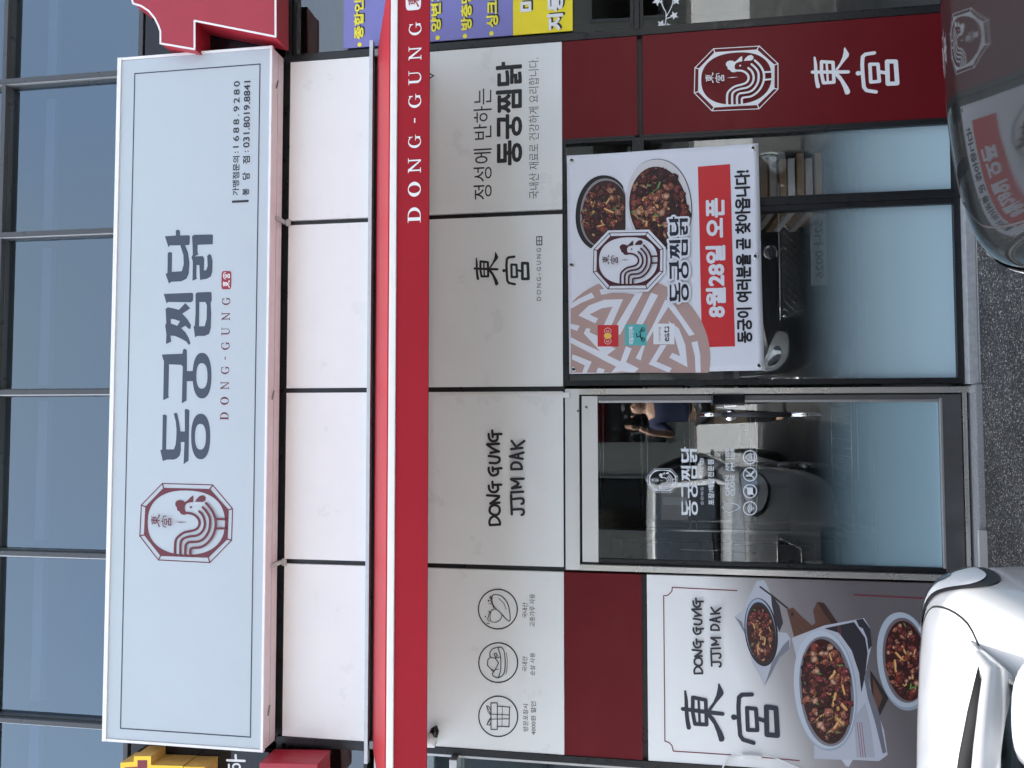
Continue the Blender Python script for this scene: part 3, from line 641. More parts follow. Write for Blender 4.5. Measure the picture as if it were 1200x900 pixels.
# ---- printed food
def blob(cx, cy, r, asp=1, rot=0, n=10, j=.27):
    return [[(cx+r*(1+random.uniform(-j, j))*math.cos(t)*math.cos(rot)-r*asp*(1+random.uniform(-j, j))*math.sin(t)*math.sin(rot),
              cy+r*(1+random.uniform(-j, j))*math.cos(t)*math.sin(rot)+r*asp*(1+random.uniform(-j, j))*math.sin(t)*math.cos(rot)) for t in [2*math.pi*i/n for i in range(n)]]]
def food(ik, F, Y, cx, cy, a_, b_, rot, seed, n=150, mul=1.35, dark=0.0, inside=lambda x, y: True):
    """chunks of glazed chicken, rice cakes and spring onion inside an ellipse (photo measurements)"""
    random.seed(seed)
    k = 1/(1+dark)
    def C(r, g_, bb): return lin(min(255, r*k), min(255, g_*k), min(255, bb*k))
    add = lambda P, c: ik.add(frame([P], *F, Y), c)
    add([ell(cx, cy, a_, b_, 40, 2, rot)], C(58, 24, 22))
    S0 = min(a_, b_)
    def pos(s=.92):
        while True:
            r = math.sqrt(random.random())*s; t = random.uniform(0, 2*math.pi)
            x, y = a_*r*math.cos(t), b_*r*math.sin(t)
            X_, Y_ = cx+x*math.cos(rot)-y*math.sin(rot), cy+x*math.sin(rot)+y*math.cos(rot)
            if inside(X_, Y_): return X_, Y_
    for i in range(int(n*mul)):
        x, y = pos(); r = S0*random.uniform(.09, .21); u = random.random()
        if u < .63:
            c = random.choice([(104,40,34), (120,54,42), (84,32,30), (132,74,56), (66,24,26), (112,46,48), (146,92,72), (92,40,40), (58,22,26)])
            ro = random.uniform(0, 3); asp = random.uniform(.55, .95)
            add(blob(x+r*.1, y+r*.12, r*1.15, asp, ro, 8, .35), C(c[0]*.4, c[1]*.4, c[2]*.4))
            add(blob(x, y, r, asp, ro, 8, .35), C(*c)); add(blob(x-r*.15, y-r*.12, r*.6, asp*.8, ro, 7, .4), C(c[0]*1.15, c[1]*1.15, c[2]*1.15)); add(blob(x+r*.3, y+r*.25, r*.5, asp*.5, ro+.6, 7, .4), C(c[0]*.7, c[1]*.66, c[2]*.66))
            for q in range(3): add(blob(x+r*random.uniform(-.5, .5), y+r*random.uniform(-.5, .5), r*random.uniform(.08, .2), .5, ro, 6), C(c[0]*1.3+50, c[1]*1.5+56, c[2]*1.5+56))
        elif u < .70:
            x, y = cx+(x-cx)*.82, cy+(y-cy)*.82
            ro = rot+math.pi/2+random.gauss(0, .6); L = r*1.35; r *= 1.25; dx, dy = math.cos(ro)*L, math.sin(ro)*L
            for P in stroke([(x-dx, y-dy), (x, y+L*.12), (x+dx, y+dy)], r*.62, smooth=True): add(P, C(112,58,32))
            for P in stroke([(x-dx, y-dy), (x, y+L*.08), (x+dx, y+dy)], r*.46, smooth=True): add(P, C(196,146,88))
            for P in stroke([(x-dx*.8, y-dy*.8-r*.06), (x+dx*.8, y+dy*.8-r*.06)], r*.14): add(P, C(228,190,136))
        elif u < .745:
            ro = random.uniform(0, math.pi); L = r*.8; dx, dy = math.cos(ro)*L, math.sin(ro)*L
            for P in stroke([(x-dx, y-dy), (x+dx, y+dy)], r*.5): add(P, C(60,96,44))
            for P in stroke([(x-dx*.8, y-dy*.8), (x+dx*.8, y+dy*.8)], r*.16): add(P, C(140,170,96))
        elif u < .88:
            add(blob(x, y, r*.9, .8, random.random()*3), C(36,16,18)); add(blob(x, y, r*.5, .4, random.random()*3, 8), C(66,30,34))
        else:
            add(blob(x, y, r*.8, .8, random.random()*3), C(150,104,78)); add(blob(x, y, r*.5, .7, random.random()*3), C(196,160,136))
ik = Ink(2e-6); CL = lin(176, 180, 190); cl2 = lin(120, 122, 132)
A_ = lambda P, c: ik.add(frame([[P]], *Fp), c)
# small cast pan on a napkin, upper right of the poster
A_([(470,70),(500,68),(525,120),(545,175),(560,240),(545,275),(590,280),(605,305),(600,345),(560,380),(530,440),(500,495),(480,450),(450,400),(430,300),(380,215),(410,190),(450,110)], CL)
A_([(600,305),(575,330),(530,400),(500,495),(530,440),(560,380),(600,345)], cl2); A_([(380,215),(410,235),(430,300),(395,235)], cl2)
A_([(525,120),(560,170),(575,240),(560,275),(545,240),(530,170)], lin(52,48,54))
ik.add(frame(stroke([(483,95),(530,130),(592,180)], 7), *Fp), lin(38,34,38))
A_(ell(487,277,66,138,40,2,-.12), lin(34,34,42)); A_(ell(485,272,60,130,40,2,-.12), lin(150,165,185)); A_(ell(487,280,58,125,40,2,-.12), lin(50,40,42))
ik.build('dish_picture', post, -.001); ik = Ink(2e-6)
food(ik, Fp, 0, 487, 283, 52, 115, -.12, 5, 120); ik.build('dish_picture', post, -.002); ik = Ink(2e-6)
# wooden board, linen, oval plate
A_([(590,185),(615,178),(650,215),(690,250),(705,240),(695,190),(712,155),(740,160),(790,235),(700,290),(620,300)], lin(92,62,50)); A_([(712,155),(740,160),(795,240),(770,245),(735,195)], lin(58,38,34))
ik.add(frame(stroke([(640,230),(680,270),(760,235)], 2)+stroke([(625,250),(665,290)], 2)+stroke([(720,190),(750,235)],2), *Fp), lin(66,42,36)); A_(ell(612,205,5,9,12), lin(40,26,24))
A_([(925,430),(1000,540),(960,620),(930,560)], lin(40,34,36)); A_([(935,460),(975,540),(955,590),(940,550)], lin(96,66,54))
A_([(610,300),(740,250),(860,228),(900,220),(925,260),(930,330),(910,420),(940,560),(980,670),(995,770),(960,795),(850,790),(830,820),(810,790),(700,785),(700,690)], CL)
A_([(740,262),(860,236),(905,300),(915,360),(905,450),(890,520),(880,440),(850,350),(800,280)], lin(44,42,50)); A_([(868,228),(895,222),(925,262),(932,330),(918,350),(912,300),(895,262),(880,255)], lin(48,48,56))
A_([(912,420),(925,500),(960,600),(990,760),(975,765),(945,640),(915,540),(900,460)], lin(104,104,114))
A_([(860,620),(905,560),(925,640),(945,780),(870,780)], lin(158,162,172))
for dx in (0, 9, 18): ik.add(frame(stroke([(872+dx,640),(888+dx,780)], 2.4), *Fp), lin(140,64,80))
for dx in (0, 7): ik.add(frame(stroke([(795+dx,250),(800+dx,290)], 2), *Fp), lin(140,64,80))
A_([(810,790),(855,790),(838,820)], lin(190,194,200)); A_(ell(745,512,126,243,48,2.1,-.10), lin(150,160,174)); A_(ell(742,508,122,238,48,2.1,-.10), lin(182,190,200))
A_(ell(750,515,108,222,48,2.1,-.10), lin(120,118,126)); A_(ell(1062,395,108,198,44,2.1,-.12), lin(140,150,162)); A_(ell(1058,388,104,192,44,2.1,-.12), lin(168,178,188)); A_(ell(1064,390,88,172,40,2.1,-.1), lin(110,98,104))
ik.build('dish_picture', post, -.001); ik = Ink(2e-6)
food(ik, Fp, 0, 748, 515, 98, 212, -.12, 11, 190); ik.build('dish_picture', post, -.002); ik = Ink(2e-6)
food(ik, Fp, 0, 1068, 392, 82, 162, -.12, 23, 120, inside=lambda x, y: True); ik.build('dish_picture', post, -.002)

# ---------------------------------------------------------------- big sign box
SY = -.17
sb = empty('sign_board', (.13, SY, 3.66), 'long white light box sign with navy lettering and round edged rooster emblem above the awning', 'shop sign')
x0, x1, z0, z1 = -1.79, 2.066, 3.657, 4.590
boxo('housing', x0, x1, SY+.006, -.024, z0, z1, M['signside'], sb, .003)
boxo('face', x0+.012, x1-.012, SY+.001, SY+.012, z0+.012, z1-.012, M['signface'], sb, .001)
rim = MB(); rim.box(x0-.004, x1+.004, SY-.006, SY+.02, z1-.012, z1+.012); rim.box(x0-.004, x1+.004, SY-.004, SY+.02, z0-.004, z0+.010)
rim.box(x0-.004, x0+.010, SY-.004, SY+.02, z0+.010, z1-.012); rim.box(x1-.010, x1+.004, SY-.004, SY+.02, z0+.010, z1-.012)
rim.build('rim', M['signside'], sb, bevel=.001)
boxo('seam', x0+.01, x1-.01, SY+.075, SY+.079, z0-.0015, z0+.0015, M['alu'], sb, 0)
for (px, py) in ((329, 258), (325.5, 661)):
    x, z = at(px, py, -.06)
    g_ = MB(); g_.box(x-.012, x+.012, -.11, -.0, z0-.016, z0-.002); g_.box(x-.02, x+.02, -.006, -.0005, z0-.045, z0-.0165); g_.build('bracket', M['alu'], sb, bevel=.001)
for (px, py) in ((324, 99), (315, 462), (308, 830)):
    x, z = at(px, py, -.1); g_ = MB(); g_.tube([(x-.03, -.12, z0-.004), (x+.02, -.10, z0-.004)], .004, 8); g_.build('drain_slot', M['darksteel'], sb)
Y = SY
BL = [at(161,86,Y), at(306,75,Y), at(292,863,Y), at(138,854,Y)]
bx0 = (BL[2][0]+BL[3][0])/2; bx1 = (BL[0][0]+BL[1][0])/2; bz1 = (BL[0][1]+BL[3][1])/2; bz0 = (BL[1][1]+BL[2][1])/2
ik = Ink(); ik.add(stroke([(bx0, bz0), (bx1, bz0), (bx1, bz1), (bx0, bz1)], .0062, closed=True), NAVY); ik.build('border_line', sb, SY)
LB = bbox(frame([[[(80,60),(1005,60),(1005,835),(80,835)]]], 155, 560, 8.57, Y))
ik = Ink(); ik.add(fit(LOGO, LB), WINE); ik.build('emblem', sb, SY)
DB0 = g_dong(); DBp = [[[(p[0]*( (4+SY)/4 ), EYE.z+(p[1]-EYE.z)*((4+SY)/4)) for p in l] for l in Q] for Q in DB0]
ik = Ink(); ik.add(DBp, lin(54, 64, 82)); ik.build('lettering', sb, SY)
ik = Ink(); roman(ik, (259, 268.8), [(483,492.5),(465,474.5),(447,456.5),(429,438.5),(418,421.5),(400.5,410),(384,393),(366,375.5),(348.5,357.5)], Y, WINE)
ik.build('lettering', sb, SY)
ik = Ink(); seal(ik, pbox(259.5, 317.5, 271, 339, Y), lin(140, 30, 44), WHITE); ik.build('seal_mark', sb, SY)
ik = Ink(); NV = lin(22, 24, 34)
tx(ik, '가맹점문의', (272.5, 183, 280.5, 229), Y, NV, .02); tx(ik, ':', (275, 177.5, 279.5, 179.3), Y, NV, .03); tx(ik, '1688.9280', (273.5, 95, 280.5, 173), Y, NV, .02, 1.35)
tx(ik, '봉', (284, 220.7, 292, 229), Y, NV, .02); tx(ik, '담', (284, 202, 292.5, 210.5), Y, NV, .02); tx(ik, '점', (284.5, 183, 292.8, 192), Y, NV, .02)
tx(ik, ':', (287, 176.5, 291.5, 178.3), Y, NV, .03); tx(ik, '031.8019.8841', (285.5, 95, 293, 173), Y, NV, .02)
bx = pbox(272, 234.7, 291.5, 237.3, Y); ik.new(); ik.add([[[(bx[0], bx[2]), (bx[1], bx[2]), (bx[1], bx[3]), (bx[0], bx[3])]]], NV); ik.build('lettering', sb, SY)

# ---------------------------------------------------------------- awning
aw = empty('awning', (.13, -.38, 2.6), 'long red sloping awning with white stripe and white roman lettering', 'awning')
AX0, AX1, AD = -1.80, 2.08, .75
zt, zf = 3.100, 2.783; zs = at(464.2, 430, -AD)[1]; zb = at(502, 430, -AD)[1]
g_ = MB(); nseg = 24
rows = [(-.005, zt), (-.25, zt-(zt-zf)*.33), (-.5, zt-(zt-zf)*.665), (-AD, zf)]
for i in range(nseg):
    xa, xb = AX0+(AX1-AX0)*i/nseg, AX0+(AX1-AX0)*(i+1)/nseg
    for r_ in range(3):
        (ya, za), (yb, zb_) = rows[r_], rows[r_+1]
        g_.quad((xa, ya, za), (xb, ya, za), (xb, yb, zb_), (xa, yb, zb_))
        g_.quad((xa, ya, za-.012), (xa, yb, zb_-.012), (xb, yb, zb_-.012), (xb, ya, za-.012))
for x in (AX0, AX1):
    g_.quad(*[(x, y, z) for y, z in rows], *[(x, y, z-.012) for y, z in reversed(rows)])
g_.build('slope_sheet', M['awnt'], aw, fix=False)
boxo('trim_strip', AX0-.005, AX1+.005, -AD-.012, -AD+.01, zs, zf-.006, M['trim'], aw, .003)
boxo('lip', AX0, AX1, -AD-.004, -AD+.012, zf-.005, zf+.003, M['awn'], aw, .001)
boxo('fascia', AX0, AX1, -AD-.004, -AD+.008, zb, zs-.0005, M['awn'], aw, .002)
for x in (AX0+.02, -.83, .13, 1.09, AX1-.02):
    MB().tube([(x, -.01, 3.06), (x, -AD+.03, zf-.05)], .012, 8).build('arm', M['darksteel'], aw, True)
MB().tube([(AX0+.01, -AD+.03, zb+.05), (AX1-.01, -AD+.03, zb+.05)], .012, 8).build('front_bar', M['darksteel'], aw, True)
for x in (AX0+.02, AX1-.02): boxo('wall_plate', x-.02, x+.02, -.03, -.0005, 3.045, 3.11, M['darksteel'], aw, .002)
Y = -AD-.005; ik = Ink()
roman(ik, (478.5, 493.5), [(243,261),(213,230.5),(185,202.5),(158,173.5),(138.5,144),(110,126.5),(83,99.5),(54.5,70.5),(26,41.5)], Y, WHITE); ik.build('lettering', aw, Y-.0005)
ik = Ink(); seal(ik, pbox(475.5, -26, 493.5, 12, Y), WHITE, lin(150, 30, 44)); ik.build('seal_mark', aw, Y-.0005)

# ---------------------------------------------------------------- opening banner
BY = -.055
bn = empty('banner', (.8, BY, .9), 'white opening banner with chicken bowls and red date strip over the shop window', 'banner')
c = [at(664,182,BY), at(889,167,BY), at(896,434,BY), at(667,438,BY)]      # top right, bottom right, bottom left, top left
g_ = MB(); NX, NZ = 36, 32
def bpt(u, v):                                     # u: right->left, v: top->bottom
    x = (c[0][0]*(1-u)+c[3][0]*u)*(1-v)+(c[1][0]*(1-u)+c[2][0]*u)*v
    z = (c[0][1]*(1-u)+c[3][1]*u)*(1-v)+(c[1][1]*(1-u)+c[2][1]*u)*v
    return x, z
def bwave(x, z):
    return .0038*math.sin(x*7+z*3)+.0026*math.sin(z*11-x*4)
vs = [];
for j in range(NZ+1):
    for i in range(NX+1):
        x, z = bpt(i/NX, j/NZ); vs.append((x, BY+.008+bwave(x, z), z))
g_.v = vs
for j in range(NZ):
    for i in range(NX):
        a_ = j*(NX+1)+i; g_.f.append((a_, a_+1, a_+NX+2, a_+NX+1)); g_.mi.append(0)
o = g_.build('cloth', M['cloth'], bn, True)
md = o.modifiers.new('thick', 'SOLIDIFY'); md.thickness = .0012; md.offset = 1
def banner_print(ik, name, lift=.0):
    ik.build(name, bn, 0, 'clothprint')
    for o in ik.objs:
        me = o.data; bm = bmesh.new(); bm.from_mesh(me)
        for _ in range(5):
            big = [e_ for e_ in bm.edges if e_.calc_length() > .03]
            if not big: break
            bmesh.ops.subdivide_edges(bm, edges=big, cuts=1, use_grid_fill=False)
            bmesh.ops.triangulate(bm, faces=[f for f in bm.faces if len(f.verts) > 3])
        for v in bm.verts: v.co.y = v.co.y + BY+.008-.0022-lift+bwave(v.co.x, v.co.z)
        bm.to_mesh(me); bm.free()
Fb = (655, 160, 3.1); Fm = (660, 320, 6.667); TAN = lin(176, 148, 142)
WB = (.70, .72, .78, 1)
ik = Ink(1.1e-4)
disc = [(520+630*math.cos(t), 660+625*math.sin(t)) for t in [2*math.pi*i/72 for i in range(72)]]
disc = [(max(58, p[0]), min(778, p[1])) for p in disc]
ik.add(frame([[disc]], *Fm, BY), TAN)
mz_ = [[(58,240),(120,200),(222,152),(245,190),(140,232),(65,275),(58,275)],
 [(283,130),(330,122),(440,122),(540,130),(625,148),(445,480),(380,480),(395,440),(560,165),(480,155),(380,155),(298,170)],
 [(118,330),(200,252),(320,208),(468,203),(375,412),(318,405),(385,262),(300,275),(205,322),(272,355),(250,392)],
 [(688,150),(742,172),(620,402),(568,396)],
 [(798,205),(850,225),(925,330),(1028,478),(985,490),(915,380),(822,262),(735,400),(640,562),(622,620),(605,682),(565,665),(640,520),(705,400)],
 [(820,370),(905,430),(955,560),(972,735),(830,660),(852,622),(915,648),(890,560),(860,450)],
 [(1003,540),(1050,530),(1072,640),(1076,775),(1035,775),(1030,650)],
 [(58,395),(128,410),(108,452),(58,432)], [(180,428),(212,434),(205,462),(270,490),(350,560),(410,590),(300,672),(58,545),(58,500),(180,560),(290,610),(160,470)],
 [(318,628),(448,690),(490,570),(535,590),(492,695),(590,745),(560,778),(460,768),(375,778),(412,730),(298,672)],
 [(72,632),(222,692),(182,778),(148,778),(168,720),(66,672)], [(258,778),(272,738),(325,752),(314,778)],
 [(760,560),(810,560),(728,690),(850,742),(828,778),(668,712)]]
for L in mz_: ik.add(frame([[L]], *Fm, BY), WB)
banner_print(ik, 'maze_print', .0)
ik = Ink(); ik.add(frame([[[(505,108),(622,98),(640,762),(520,765)]]], *Fb, BY), lin(196, 44, 48)); banner_print(ik, 'red_strip', .0)
ik = Ink(); tx(ik, '8월28일 오픈', (826.8, 232, 850.2, 372), BY, WB, .045, .98); banner_print(ik, 'lettering', .0015)
ik = Ink(); tx(ik, '동궁이 여러분을 곧 찾아옵니다!', (862, 199, 880.5, 402), BY, lin(26,26,34), .035); banner_print(ik, 'lettering', .0004)
# bowls
Fq = (660, 180, 6.0)
ik = Ink(2e-6)
ik = Ink(9e-5)
cut = lambda L: [(min(p[0], 438 if p[1] > 260 else 425), p[1]) for p in L]
ik.add(frame([[cut(ell(275,415,188,268,44,2.1,.1))]], *Fq, BY), lin(16,16,22)); ik.add(frame([[cut(ell(285,415,166,246,44,2.1,.1))]], *Fq, BY), lin(140,136,140))
ik.add(frame([[cut(ell(292,420,158,236,44,2.1,.1))]], *Fq, BY), lin(50,30,28)); banner_print(ik, 'dish_picture', .0004)
ik = Ink(2e-6); food(ik, Fq, BY, 278, 418, 146, 222, .1, 31, 150, inside=lambda x, y: x < 415); banner_print(ik, 'dish_picture', .0012)
ik = Ink(9e-5)
ik.add(frame([[ell(676,355,228,322,52,2.15,-.12)]], *Fq, BY), lin(66,66,74)); ik.add(frame([[ell(672,357,226,320,52,2.15,-.12)]], *Fq, BY), lin(206,204,206))
banner_print(ik, 'dish_picture', .0004); ik = Ink(2e-6)
food(ik, Fq, BY, 668, 372, 203, 285, -.12, 47, 230); banner_print(ik, 'dish_picture', .0012)
# emblem over the bowls, white backed
ik = Ink(); lb = pbox(694.7, 272, 777.6, 339.7, BY); lw_, lh = lb[1]-lb[0], lb[3]-lb[2]
O8 = [(300,60),(805,68),(1005,300),(1000,610),(790,835),(275,825),(80,590),(90,280)]
P8 = fit(turn([[O8]]), (lb[0]-.012, lb[1]+.012, lb[2]-.012, lb[3]+.012)); ik.add(P8, WB); banner_print(ik, 'emblem_ground', .008)
ik = Ink(); ik.add(fit(LOGO, lb), lin(70, 22, 34)); banner_print(ik, 'emblem', .009)
db = pbox(783.4, 254, 806.8, 354.5, BY); ik = Ink(4e-6)
for Q in fit(DONG, db): ik.add(stroke(Q[0], .022, closed=True)+[[Q[0]]], WB)
banner_print(ik, 'lettering_ground', .008); ik = Ink(); ik.add(fit(DONG, db), lin(30,34,48)); banner_print(ik, 'lettering', .0105)
# three small app badges
R4 = lambda a_, b_, c_, d: [[(a_, b_), (c_, b_), (c_, d), (a_, d)]]
ik = Ink(); ik.add(frame([R4(268,405,432,573)], *Fm, BY), lin(196,40,44))
ik.add(frame(stroke(ell(348,452,26,24,22), 4, closed=True)+stroke(ell(348,530,26,24,22), 4, closed=True), *Fm, BY), lin(240,200,190)); ik.add(frame([[ell(348,490,30,24,20)]], *Fm, BY), lin(232,190,90))
ik.add(frame(stroke([(340,445),(340,458),(356,458),(356,445)], 4)+stroke([(340,524),(340,537),(356,537),(356,524)], 4), *Fm, BY), WB); banner_print(ik, 'badge', .0012)
ik = Ink(); ik.add(frame([R4(483,400,652,565)], *Fm, BY), lin(84,176,176)); ik.mesh(text_data('배달의민족', .04), pbox(660+512/6.667, 320+415/6.667, 660+550/6.667, 320+555/6.667, BY), WB)
ik.add(frame(stroke(ell(622,440,13,15,16), 6, closed=True)+stroke(ell(622,518,13,15,16), 6, closed=True)+stroke([(622,440),(600,455),(604,500),(622,518)], 9)+stroke([(600,490),(578,500),(572,470)], 7), *Fm, BY), lin(20,24,30)); banner_print(ik, 'badge', .0012)
ik = Ink(); ik.add(frame([R4(705,393,870,555)], *Fm, BY), (.74, .76, .8, 1)); ik.mesh(text_data('eats', .015), pbox(777.8, 382, 784.5, 400, BY), lin(50,40,44)); ik.mesh(text_data('coupang', .0), pbox(772, 383, 775, 400, BY), lin(150,90,90)); banner_print(ik, 'badge', .0012)
for (zx, zy) in ((46,85),(707,40),(46,466),(716,433),(53,845),(728,832)):
    x, z = at(655+zx/3.1, 160+zy/3.1, BY); y = BY+.008+bwave(x, z)
    pts = [(x+.011*math.cos(t), y-.003, z+.011*math.sin(t)) for t in [2*math.pi*i/16 for i in range(16)]]
    o = MB().tube(pts, .0035, 6, closed=True).build('eyelet', M['chrome'], bn, True)
    MB().tube([(x, y-.004, z), (x, y+.0, z)], .008, 12).build('eyelet_hole', M['blackplastic'], o)
    if zx < 60: MB().tube([(x, y, z), (x+.002, -.004, z+.03)], .0015, 6).build('cord', M['rubber'], bn)

# ---------------------------------------------------------------- neighbours' signs and posters
rs = empty('red_shop_sign', (2.4, -.2, 4.1), 'red cut out letter sign with white edge line right of the white light box', 'shop sign')
RY = -.24; Fr = (0, 0, 3.53)
out = [(547,-140),(547,0),(550,14),(585,25),(615,45),(640,75),(655,105),(664,130),(664,180),(805,204),(805,86),(1140,152),(1140,-140)]
lp = [at(p[0]/3.53, p[1]/3.53, RY) for p in out]
MB().prism(lp, RY, RY+.16).build('letter_body', M['redsign'], rs, bevel=0)
ik = Ink(); ik.add(stroke(lp[1:-1], .011)+stroke([lp[0], lp[1]], .011)+stroke([lp[-2], lp[-1]], .011), (.76, .74, .76, 1)); ik.build('edge_line', rs, RY-.001)
boxo('backing', 2.10, 3.2, -.075, -.03, 3.70, 4.50, M['gloss'], rs, .003)
ys = empty('yellow_shop_sign', (-2.0, -.3, 4.0), 'yellow and maroon cut out letter sign left of the white light box', 'shop sign')
YY = -.20
def zz(x, y, Yp=YY): return at(100+x/2.857, 780+y/2.857, Yp)
L1 = [(118,420),(118,325),(163,322),(163,303),(220,303),(220,333),(327,336),(327,420)]
o = MB().prism([zz(*p) for p in L1], YY, YY+.13).build('letter_body', M['tan'], ys)
ik = Ink(); ik.add([[[zz(*p) for p in L1]]], lin(236,196,40)); ik.add([[[zz(*p) for p in [(132,420),(132,340),(175,338),(175,316),(208,316),(208,345),(312,348),(312,420)]]]], lin(122,30,46)); ik.build('letter_face', ys, YY-.001)
L2 = [(330,420),(330,338),(400,340),(400,420)]
MB().prism([zz(*p) for p in L2], YY, YY+.13).build('letter_body', M['tan'], ys); ik = Ink(); ik.add([[[zz(*p) for p in L2]]], lin(236,196,40)); ik.build('letter_face', ys, YY-.001)
boxo('backing', -2.9, -1.84, -.065, -.02, 3.67, 4.50, M['gloss'], ys, .003)
ik = Ink(); ik.add([[[zz(*p, -.07) for p in q] ] for Q in (stroke([(474,318),(532,320)], 8), stroke([(502,301),(503,318)], 8), stroke(ell(505,340,12,10,18), 6, closed=True), stroke([(480,332),(480,420)], 7)) for q in [l for P in Q for l in P]], (.75,.77,.8,1)); ik.build('lettering', ys, -.0665)
rb = [zz(583,326), zz(583,470), zz(778,470), zz(778,330)]
tag(MB().prism(rb, YY, YY+.17).build('sign_box', M['redsign'], None, bevel=.004), 'plain red sign box just below the yellow cut out letter sign', 'sign box')

PY = .012
pp = empty('window_poster', (2.6, PY, 2.6), 'purple poster with yellow bulleted lettering on the neighbouring window beside the awning', 'poster')
a0 = at(403, 0, PY)[1]; a1 = at(601, 0, PY)[1]; a2 = at(671, 0, PY)[1]
boxo('sheet', 2.118, 3.2, PY, PY+.004, a1, a0, mat('purple_poster', lin(124, 124, 190), .4, noise=.04, nscale=4), pp, 0)
ik = Ink(); YL = lin(238, 228, 60); BK = lin(24, 24, 34)
def ptext(st, xa, xb, ystart, n):
    wch = 15.5
    ik.new()
    for dx, dy, col in ((1.6, -1.2, BK), (0, 0, YL)):
        tx(ik, st, (xa+dx, ystart-n*wch+dy, xb+dx, ystart+dy), PY, col, .04 if col is YL else .06, .95, True)
ptext('종합인테리어', 415, 426.5, 46, 6); ptext('양변기.세면대', 505, 517, 37.5, 7); ptext('방충망', 540, 553, 35.5, 3); ptext('싱크대', 570, 584, 32.5, 3)
for (x, y) in ((421.5,52.5),(513,44.5),(545,42.5),(576,39.5)):
    X_, Z_ = at(x, y, PY); ik.new(); ik.add([[ell(X_, Z_, .013, .013, 18)]], YL)
ik.build('lettering', pp, PY-.001)
yp = empty('window_poster', (2.6, PY, 2.1), 'yellow poster strip with black and white lettering under the purple poster', 'poster')
boxo('sheet', 2.118, 3.2, PY, PY+.004, a2, a1-.001, mat('yellow_poster', lin(240, 220, 30), .4, noise=.04, nscale=4), yp, 0)
ik = Ink()
for st, xa, xb, ys_, n in (('마루', 608, 627, 14, 2), ('지동문', 641, 660, 36, 3)):
    ik.new()
    for dx, dy, col in ((2.2, -1.6, BK), (0, 0, WHITE)): tx(ik, st, (xa+dx, ys_-n*22+dy, xb+dx, ys_+dy), PY, col, .05, 1, True)
ik.build('lettering', yp, PY-.001)
# ivy transfer on the lower neighbouring pane
ik = Ink(); Fv = (740, 0, 3.158)
def star(cx, cy, r, ro): return [[(cx+(r if i % 2 == 0 else r*.45)*math.cos(ro+i*math.pi/5), cy+(r if i % 2 == 0 else r*.45)*math.sin(ro+i*math.pi/5)) for i in range(10)]]
for (x, y, r_, ro) in ((95,3,20,.2),(165,2,18,.9),(158,57,17,.5),(110,90,18,.1),(135,95,12,.7),(140,-45,20,.3),(90,-60,18,.8),(175,-80,18,.4)): ik.add(frame([star(x, y, r_, ro)], *Fv, .046), WHITE)
ik.add(frame(stroke([(125,90),(128,50),(112,10),(118,-60)], 3.5, smooth=True)+stroke([(130,60),(150,20),(160,-30)], 3, smooth=True)+stroke([(128,70),(150,62)], 3)+stroke([(105,5),(116,20)],3), *Fv, .046), WHITE)
ik.build('ivy_print', nr_bot, .046)

# ---------------------------------------------------------------- small fittings on the wall
sc_x, sc_z = at(503, 872, -.06)
cmr = empty('security_camera', (sc_x, 0, sc_z), 'small white security camera with black lens cover under the left end of the awning', 'security camera')
boxo('bracket', sc_x-.02, sc_x+.025, -.06, .0, sc_z-.03, sc_z+.03, M['plastic'], cmr, .006)
MB().tube([(sc_x+.01, -.09, sc_z-.01), (sc_x+.05, -.06, sc_z-.015)], [.028, .03], 16).build('body', M['plastic'], cmr, True)
MB().tube([(sc_x+.045, -.065, sc_z-.022), (sc_x+.075, -.055, sc_z-.03), (sc_x+.095, -.05, sc_z-.035)], [.026, .024, .006], 16).build('lens_cover', M['gloss'], cmr, True)
x, z = at(504, 89, -.05)
lb_ = empty('lamp_bracket', (x, 0, z), 'small black pointed bracket under the right end of the awning', 'bracket')
MB().tube([(x-.035, -.05, z+.04), (x, -.05, z-.02), (x+.035, -.05, z+.04)], .005, 8).build('arm', M['black'], lb_)
boxo('plate', x-.04, x+.04, -.055, -.001, z+.04, z+.07, M['black'], lb_, .002)
b = pbox(515, 460.5, 671, 464, -.012)
cd = empty('cable_duct', (b[0], 0, b[3]), 'thin white cable duct running down above the right door jamb', 'cable duct')
boxo('duct', b[0], b[1], -.014, -.0005, 2.052, b[3], M['plastic'], cd, .002); boxo('elbow', b[0]-.012, b[1], -.034, -.0225, 2.015, 2.0515, M['plastic'], cd, .003)
cb = empty('cable', (-1.74, 0, 1.2), 'white cable with an inline connector hanging at the lower left of the food poster', 'cable')
P = [(845,905),(852,890),(862,886),(869,886)]
pts = [(at(*p, -.012)[0], -.012, at(*p, -.012)[1]) for p in P]
MB().tube(catmull(pts, 6), .004, 8).build('lead', M['plastic'], cb, True)
b = pbox(869, 883.5, 892, 889, -.012); boxo('connector', b[0], b[1], -.028, -.004, b[2], b[3], M['plastic'], cb, .004)
MB().tube(catmull([(at(x, y, -.01)[0], -.01, at(x, y, -.01)[1]) for x, y in ((892,886.5),(905,887),(925,895),(945,905))], 6), .0035, 8).build('lead', M['plastic'], cb, True)

